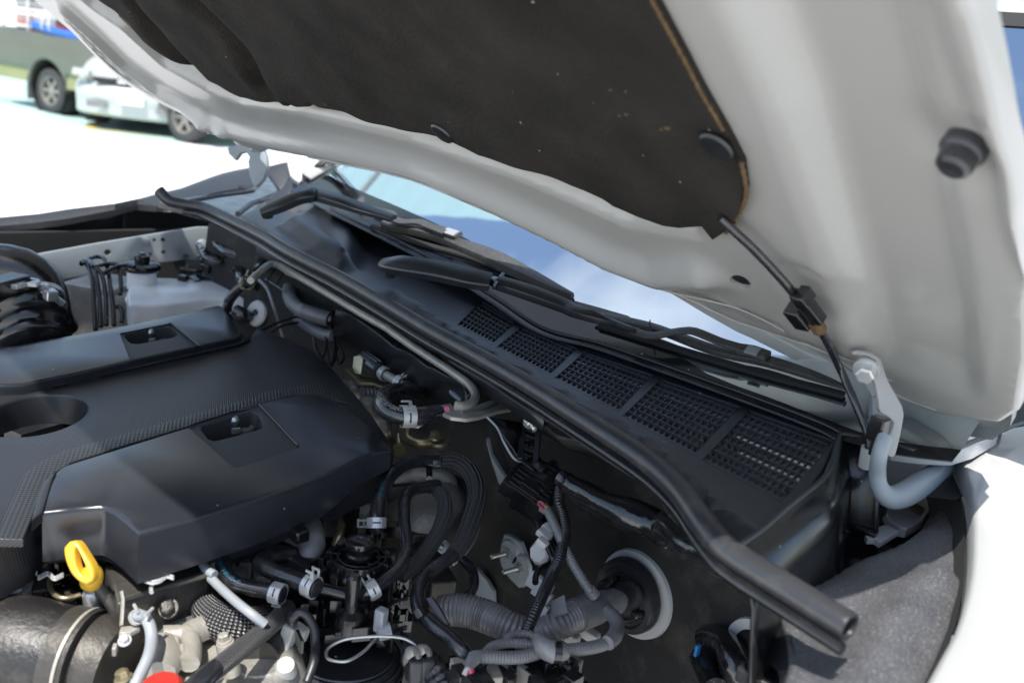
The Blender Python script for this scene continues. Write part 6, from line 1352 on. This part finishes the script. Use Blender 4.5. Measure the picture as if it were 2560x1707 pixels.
# thick braided hose bottom left
tb1 = [P(*c5.s(*q), z) for q, z in (((60, 1000), 1.115), ((35, 1070), 1.118), ((90, 1150), 1.120), ((200, 1200), 1.120), ((330, 1190), 1.115), ((440, 1150), 1.105))]
tube('braided_hose', tb1, [.009, .013, .0155, .016, .015, .012], 'braid', car, 34)
tb2 = [P(*c5.s(*q), z) for q, z in (((560, 1080), 1.122), ((480, 1170), 1.128), ((350, 1280), 1.132), ((200, 1400), 1.134), ((100, 1480), 1.134))]
tbo = tube('braided_hose', tb2, .0078, 'braid', car, 30)
tube('sleeve_end', [P(*c5.s(110, 1470), 1.134), P(*c5.s(40, 1530), 1.134), P(*c5.s(-60, 1620), 1.13)], [.0078, .0082, .0085], 'hose_rubber', tbo, 24)
gt, gto = hose('grey_tube', [(70, 890, 1.150), (130, 950, 1.150), (230, 1040, 1.150), (330, 1120, 1.148), (420, 1190, 1.140)], c5, .0039, 'grey_tube')
plate('grey_cap', Plane(P(*c5.s(60, 780), 1.15), (-.3, .6, .7), (1, 0, 0)), [c5.s(*q) for q in [(40, 700), (85, 690), (100, 720), (105, 870), (60, 860), (20, 800)]], 'bay_paint', car, depth=.01, bev=.003)
tube('grey_cap_lip', [P(*c5.s(*q), 1.155) for q in ((18, 800), (45, 840), (95, 870))], .004, 'bay_paint', car, 8)

# ---- engine block, heads and castings under the hoses
b = MB(); 
def ebox(x, y, z, sx, sy, sz, yaw_=-.35, bb=None, cr=c4):
    (bb or b).box(P(*cr.s(x, y), z), (sx, sy, sz), ((math.cos(yaw_), math.sin(yaw_), 0), (-math.sin(yaw_), math.cos(yaw_), 0), (0, 0, 1)))
eng = plate('engine_block', Z(1.085), [c4.s(*q) for q in [(-400, 300), (900, 300), (1500, 200), (2300, 150), (2700, 500), (2700, 1100), (2200, 1500), (1300, 1800), (-400, 2200)]], 'dark_steel', car, depth=.2, bev=.01, step=.02, hf=lambda X, Y: .008*np.sin(X*80)*np.sin(Y*66+X*20)+.006*np.sin(X*31+Y*57))
ve = Plane(P(*c4.s(1500, 650), 1.135), (-.55, .75, .35), (0, 0, 1))
cam_c = plate('camshaft_cover', Z(1.150), [c4.s(*q) for q in [(900, 560), (1040, 530), (1600, 340), (2200, 150), (2250, 260), (1850, 430), (1780, 620), (1300, 800), (1080, 870), (1000, 880)]], 'dark_steel', car, depth=.04, bev=.004)
b = MB()
for k in range(9): b.tube([P(*c4.s(1600+k*20, 385+k*-5), 1.152), P(*c4.s(1600+k*20, 425-k*5), 1.151)], .0015, 6)
b.tube([P(*c4.s(1040, 855), 1.152), P(*c4.s(1300, 775), 1.152), P(*c4.s(1780, 640), 1.152)], .003, 8)
b.tube([P(*c4.s(1480, 360), 1.156), P(*c4.s(1760, 290), 1.156), P(*c4.s(2200, 200), 1.156)], .004, 8)
b.build('cover_ribs', 'dark_steel', cam_c, kind='stuff')
plate('engine_label', Z(1.160), [c5.s(*q) for q in [(380, 490), (520, 440), (550, 455), (400, 500)]], 'sticker', cam_c, depth=.001)
text_s = [P(*c5.s(415, 487), 1.1608), P(*c5.s(545, 445), 1.1608)]
bolt(P(*c4.s(1450, 930), 1.135), (-.45, .55, .7), .0085, 'dark_steel', car)
bolt(P(*c4.s(1225, 925), 1.13), (-.2, .3, .9), .006, 'dark_steel', car)
# bright sunlit casting
al = plate('inlet_casting', Z(1.105), [c4.s(*q) for q in [(1330, 1180), (1480, 1100), (1700, 1060), (1760, 1100), (1850, 1120), (1950, 1200), (2000, 1330), (1900, 1400), (1700, 1500), (1500, 1620), (1250, 1700), (1180, 1600), (1330, 1400)]], 'pale_alloy', car, depth=.05, bev=.008, step=.012, hf=lambda X, Y: .006*np.sin(X*90)*np.sin(Y*70)+.005*np.sin(X*45+Y*38), smooth=.01)
tube('casting_web', [P(*c4.s(*q), 1.118) for q in ((1400, 1160), (1600, 1150), (1650, 1260), (1620, 1400))], .008, 'pale_alloy', al, 10, lump=.1)
tube('casting_web', [P(*c4.s(*q), 1.118) for q in ((1620, 1150), (1750, 1090), (1860, 1080))], .010, 'pale_alloy', al, 10, lump=.1)
tube('casting_web', [P(*c4.s(*q), 1.116) for q in ((1380, 1240), (1440, 1380), (1380, 1500))], .012, 'pale_alloy', al, 10, lump=.1)
MB().box(P(*c4.s(1600, 1340), 1.114), (.024, .014, .008), ((.8, -.5, .1), (.5, .85, 0), (0, 0, 1))).build('casting_pad', 'pale_alloy', al)
lathe('casting_boss', [(0, .003), (.006, .003), (.008, 0), (.010, -.01)], P(*c4.s(1460, 1230), 1.118), (0, 0, 1), 'pale_alloy', al, 24)
lathe('bolt_boss', [(0, .0), (.007, 0), (.0078, -.004), (.0075, -.03)], P(*c4.s(1930, 1215), 1.130), (.1, .2, 1), 'pale_alloy', al, 24)
bolt(P(*c4.s(1925, 1205), 1.130), (.1, .2, 1), .0062, 'pale_alloy', al)
plate('gasket_edge', Z(1.120), [c4.s(*q) for q in [(1330, 1150), (1440, 1050), (1700, 960), (1720, 985), (1470, 1080), (1360, 1200)]], 'zinc', car, depth=.004, bev=.001)
plate('blue_panel', Z(1.105), [c4.s(*q) for q in [(1340, 1130), (1480, 1000), (1560, 860), (1720, 740), (1760, 780), (1720, 960), (1500, 1050), (1360, 1180)]], 'vinyl', car, depth=.01)
pipe_s = tube('metal_pipe', [P(*c5.s(*q), 1.10) for q in ((390, 1400), (440, 1330), (500, 1280), (560, 1260))], .016, 'dark_steel', car, 18)
for i, (x, y, r_, z) in enumerate(((430, 1450, .030, 1.09), (520, 1420, .022, 1.085), (330, 1530, .035, 1.085), (480, 1540, .02, 1.08))):
    lathe('engine_casting', [(0, .01), (r_*.8, .008), (r_, 0), (r_*1.1, -.03)], P(*c5.s(x, y), z), (.1, .2, 1), 'dark_steel' if i % 2 else 'cast_alloy', car, 24)
lathe('white_plug', [(0, .008), (.007, .007), (.009, 0), (.009, -.01)], P(*c5.s(555, 1470), 1.10), (-.4, .3, .8), 'white_nylon', car, 16)
# pale castings behind the filter (dusty heat shield)
hsd = plate('heat_shield', Z(1.120), [c5.s(*q) for q in [(740, 330), (860, 250), (980, 235), (1000, 420), (960, 600), (900, 650), (820, 620), (780, 480)]], 'cast_alloy', car, depth=.03, bev=.006, step=.01, smooth=.008, hf=lambda X, Y: .006*np.sin(X*60)*np.sin(Y*48+X*30))
tube('shield_rib', [P(*c5.s(*q), z) for q, z in (((1000, 240), 1.150), ((980, 330), 1.145), ((965, 440), 1.14))], .0045, 'pale_alloy', hsd, 10)
tube('shield_rib', [P(*c5.s(*q), z) for q, z in (((1030, 240), 1.150), ((1060, 340), 1.145), ((1050, 440), 1.14))], .008, 'cast_alloy', hsd, 10)
tube('shield_rib', [P(*c5.s(*q), z) for q, z in (((925, 500), 1.135), ((905, 600), 1.13), ((870, 680), 1.12))], .004, 'yellow_zinc', hsd, 10)
tc_ = lathe('turbo_housing', [(0, .03), (.03, .028), (.05, .015), (.06, -.01), (.06, -.04)], P(*c5.s(1400, 480), 1.105), (.1, .5, .8), 'cast_alloy', car, 36)
lathe('turbo_clamp', [(.060, -.012), (.066, -.008), (.066, 0), (.060, .004)], P(*c5.s(1400, 480), 1.105), (.1, .5, .8), 'dark_steel', tc_, 36)
tube('rear_pipe', [P(*c5.s(*q), z) for q, z in (((1240, 260), 1.14), ((1320, 230), 1.145), ((1420, 215), 1.15), ((1540, 215), 1.15), ((1600, 270), 1.14), ((1620, 400), 1.12), ((1600, 640), 1.10))], .010, 'cast_alloy', car, 20)
bolt(P(*c5.s(1575, 690), 1.125), (-.3, .7, .5), .007, 'zinc', car, shank=.008)
for (x, y, z, s_) in ((1270, 350, 1.12, .04), (1420, 640, 1.09, .05), (1480, 800, 1.08, .05), (1150, 300, 1.11, .04), (1530, 960, 1.08, .04)):
    bb = MB(); ebox(x, y, z, s_, s_*.7, .04, bb=bb, cr=c5); bb.build('engine_casting', 'dark_steel', car, kind='stuff')
# connectors right of the filter
bb = MB()
for (x, y, s_) in ((1360, 1400, .02), (1440, 1440, .018), (1380, 1470, .016), (1460, 1470, .014)): ebox(x, y, 1.10, s_, .012, .022, bb=bb, cr=c5)
bb.build('connector', 'cowl_plastic', car, kind='stuff')
for x, y in ((1380, 1360), (1450, 1345)): tube('bent_tab', [P(*c5.s(x-50, y+60), 1.10), P(*c5.s(x-30, y+10), 1.115), P(*c5.s(x+20, y), 1.115), P(*c5.s(x+30, y+40), 1.11)], .006, 'pale_alloy', car, 8, flat=.5)
plate('mount_plate', Z(1.085), [c5.s(*q) for q in [(1330, 1420), (1350, 1380), (1370, 1500), (1480, 1530), (1440, 1600), (1300, 1600)]], 'pale_alloy', car, depth=.004)
tube('spiral_wrap', [P(*c5.s(*q), z) for q, z in (((1480, 1420), 1.10), ((1540, 1480), 1.10), ((1580, 1560), 1.095), ((1600, 1640), 1.09))], .0095, 'convolute_black', car, 18, corr=.007)
tube('spiral_wrap', [P(*c5.s(*q), z) for q, z in (((1450, 1450), 1.095), ((1500, 1520), 1.095), ((1530, 1600), 1.09))], .0080, 'convolute_black', car, 18, corr=.007)

# ---- bottom left: dipstick, turbo hose, clamps
dp = P(*c4.s(700, 620), 1.172)
vd = np.cross(FW, UP)     # ring plane chosen to stand upright, facing the wing
ring = [c4.s(*q) for q in [(545, 400), (590, 352), (640, 343), (670, 370), (720, 450), (780, 550), (800, 620), (790, 690), (740, 725), (690, 710), (620, 650), (570, 560), (545, 470)]]
dpl = Plane(P(*c4.s(680, 560), 1.182), (-.55, .75, .45), (0, 0, 1))
dk = plate('dipstick', dpl, ring, 'dipstick_yellow', car, depth=.007, bev=.0025, hbev=.0015, smooth=.003, sharp=60,
           holes=[[c4.s(*q) for q in [(640, 400), (665, 420), (700, 500), (735, 580), (740, 640), (715, 655), (685, 630), (660, 580), (640, 500)]]])
lathe('dipstick_collar', [(0, .008), (.005, .008), (.0078, .005), (.0086, 0), (.0086, -.009), (.007, -.012), (0, -.012)], P(*c4.s(788, 650), 1.170), (-.45, .1, .8), 'dipstick_yellow', dk, 28)
dt = [P(*c4.s(*q), z) for q, z in (((810, 700), 1.160), ((860, 760), 1.155), ((920, 840), 1.148), ((975, 930), 1.14), ((1000, 1030), 1.13), ((975, 1120), 1.12), ((950, 1200), 1.11))]
tube('dipstick_tube', dt, .0050, 'dark_steel', car, 20)
th = [P(*c4.s(*q), z) for q, z in (((-300, 1250), 1.105), ((-100, 1260), 1.105), ((150, 1290), 1.105), ((400, 1330), 1.105), ((620, 1370), 1.105), ((760, 1400), 1.105))]
tho = tube('turbo_hose', th, [.038, .041, .043, .043, .041, .040, .039], 'turbo_rubber', car, 48, step=.012)
pe, pt_ = along(th, .93)
lathe('band_clamp', [(.040, -.010), (.0415, -.010), (.0415, .010), (.040, .010)], *along(th, .90), 'dark_steel', tho, 48)
lathe('clamp_rim', [(.041, -.0015), (.0428, -.0015), (.0428, .001), (.041, .001)], along(th, .955)[0], along(th, .955)[1], 'pale_alloy', tho, 48)
tp = [P(*c4.s(*q), 1.10) for q in ((780, 1405), (900, 1430), (1020, 1460))]
tpo = tube('intake_pipe', tp, [.0400, .0400, .036], 'dark_steel', car, 48)
MB().box(P(*c4.s(985, 1280), 1.155), (.006, .003, .008), ((.8, -.5, .2), (.5, .85, 0), (-.2, .1, .95))).build('window_slot', 'pale_alloy', tpo)
bolt(P(*c4.s(1060, 1530), 1.15), (.2, .2, .9), .0065, 'yellow_zinc', tpo)
bolt(P(*c4.s(1070, 1205), 1.15), (-.3, .3, .9), .005, 'clamp_zinc', car)
plate('sensor_bracket', Z(1.145), [c4.s(*q) for q in [(1040, 1080), (1190, 1065), (1200, 1090), (1120, 1130), (1020, 1135), (1030, 1100)]], 'pale_alloy', car, depth=.003, bev=.0008)
tube('bracket_blade', [P(*c4.s(*q), z) for q, z in (((1042, 780), 1.165), ((1055, 850), 1.16), ((1050, 960), 1.152), ((1042, 1075), 1.145))], .0035, 'pale_alloy', car, 8, flat=.4)
g2, g2o = hose('grey_tube', [(1165, 1010, 1.150), (1200, 985, 1.155), (1250, 1010, 1.152), (1290, 1090, 1.148), (1300, 1200, 1.143), (1280, 1320, 1.14), (1230, 1440, 1.135), (1170, 1560, 1.13), (1130, 1640, 1.125)], c4, .0046, 'grey_tube')
lathe('tube_end_clip', [(.005, -.002), (.0062, -.002), (.0062, .002), (.005, .002)], P(*c4.s(1175, 1000), 1.152), P(*c4.s(1200, 985), 1.155)-P(*c4.s(1165, 1010), 1.150), 'clamp_zinc', g2o, 20)
for L in ([(1180, 960), (1165, 920), (1150, 895)], [(1245, 990), (1285, 950), (1310, 925)]): tube('clip_wire', [P(*c4.s(*q), 1.16) for q in L], .0014, 'clamp_zinc', g2o, 6)
lathe('red_cap', [(0, .006), (.0125, .006), (.0155, .003), (.016, 0), (.015, -.012)], P(*c4.s(1385, 1620), 1.135), (0, .1, 1), 'red_plastic', car, 12)
# big hex nut and fittings at the left edge
nb_ = P(*c4.s(100, 740), 1.135); bolt(nb_, (-.1, .15, 1), .0125, 'zinc', car, name='engine_nut')
lathe('nut_seat', [(.008, .002), (.015, .001), (.017, -.002), (.018, -.01), (.015, -.03)], nb_, (-.1, .15, 1), 'pale_alloy', car, 32)
lathe('engine_boss', [(0, .002), (.011, .001), (.0135, -.002), (.0135, -.03)], P(*c4.s(150, 880), 1.115), (0, .1, 1), 'pale_alloy', car, 24)
tube('earth_wire', [P(*c4.s(*q), 1.14) for q in ((430, 680), (430, 740), (470, 810), (560, 840), (690, 810))], .0022, 'yellow_zinc', car, 8)
lathe('sensor_can', [(0, .005), (.006, .005), (.0075, .003), (.0075, -.03)], P(*c4.s(385, 480), 1.15), (0, 0, 1), 'gloss_plastic', car, 24)
lathe('steel_can', [(0, .005), (.006, .0045), (.0075, .002), (.0075, -.02), (0, -.022)], P(*c4.s(790, 810), 1.145), (0, .1, 1), 'zinc', car, 28)
rb = random.Random(21); b = MB(); b2 = MB(); b3 = MB()
for _ in range(60):
    x, y = rb.uniform(280, 1030), rb.uniform(540, 1080); t_ = rb.uniform(-.8, .4); q = rb.random()
    (b if q < .65 else b2 if q < .9 else b3).box(P(*c4.s(x, y), rb.uniform(1.09, 1.13)), (rb.uniform(.008, .03), rb.uniform(.006, .018), rb.uniform(.008, .025)), ((math.cos(t_), math.sin(t_), 0), (-math.sin(t_), math.cos(t_), 0), (0, 0, 1)))
b.build('engine_fittings', 'gloss_plastic', car, kind='stuff', sharp=20); b2.build('engine_fittings', 'dark_steel', car, kind='stuff', sharp=20); b3.build('engine_fittings', 'cast_alloy', car, kind='stuff', sharp=20)
lathe('blue_plug', [(0, .004), (.006, .004), (.007, 0), (.007, -.01)], P(*c4.s(590, 890), 1.13), (-.2, .3, .9), 'gloss_plastic', car, 20)
MB().box(P(*c4.s(520, 930), 1.13), (.006, .004, .012)).build('blue_tag', 'wire_blue', car)
rb = random.Random(33); b = MB()
for _ in range(46):
    x, y = rb.uniform(1850, 2300), rb.uniform(300, 760); b.box(P(*c4.s(x, y), rb.uniform(1.09, 1.125)), (rb.uniform(.006, .02), rb.uniform(.005, .015), rb.uniform(.006, .02)), ((.8, -.6, 0), (.6, .8, 0), (0, 0, 1)))
b.build('engine_fittings', 'cast_alloy', car, kind='stuff', sharp=20)
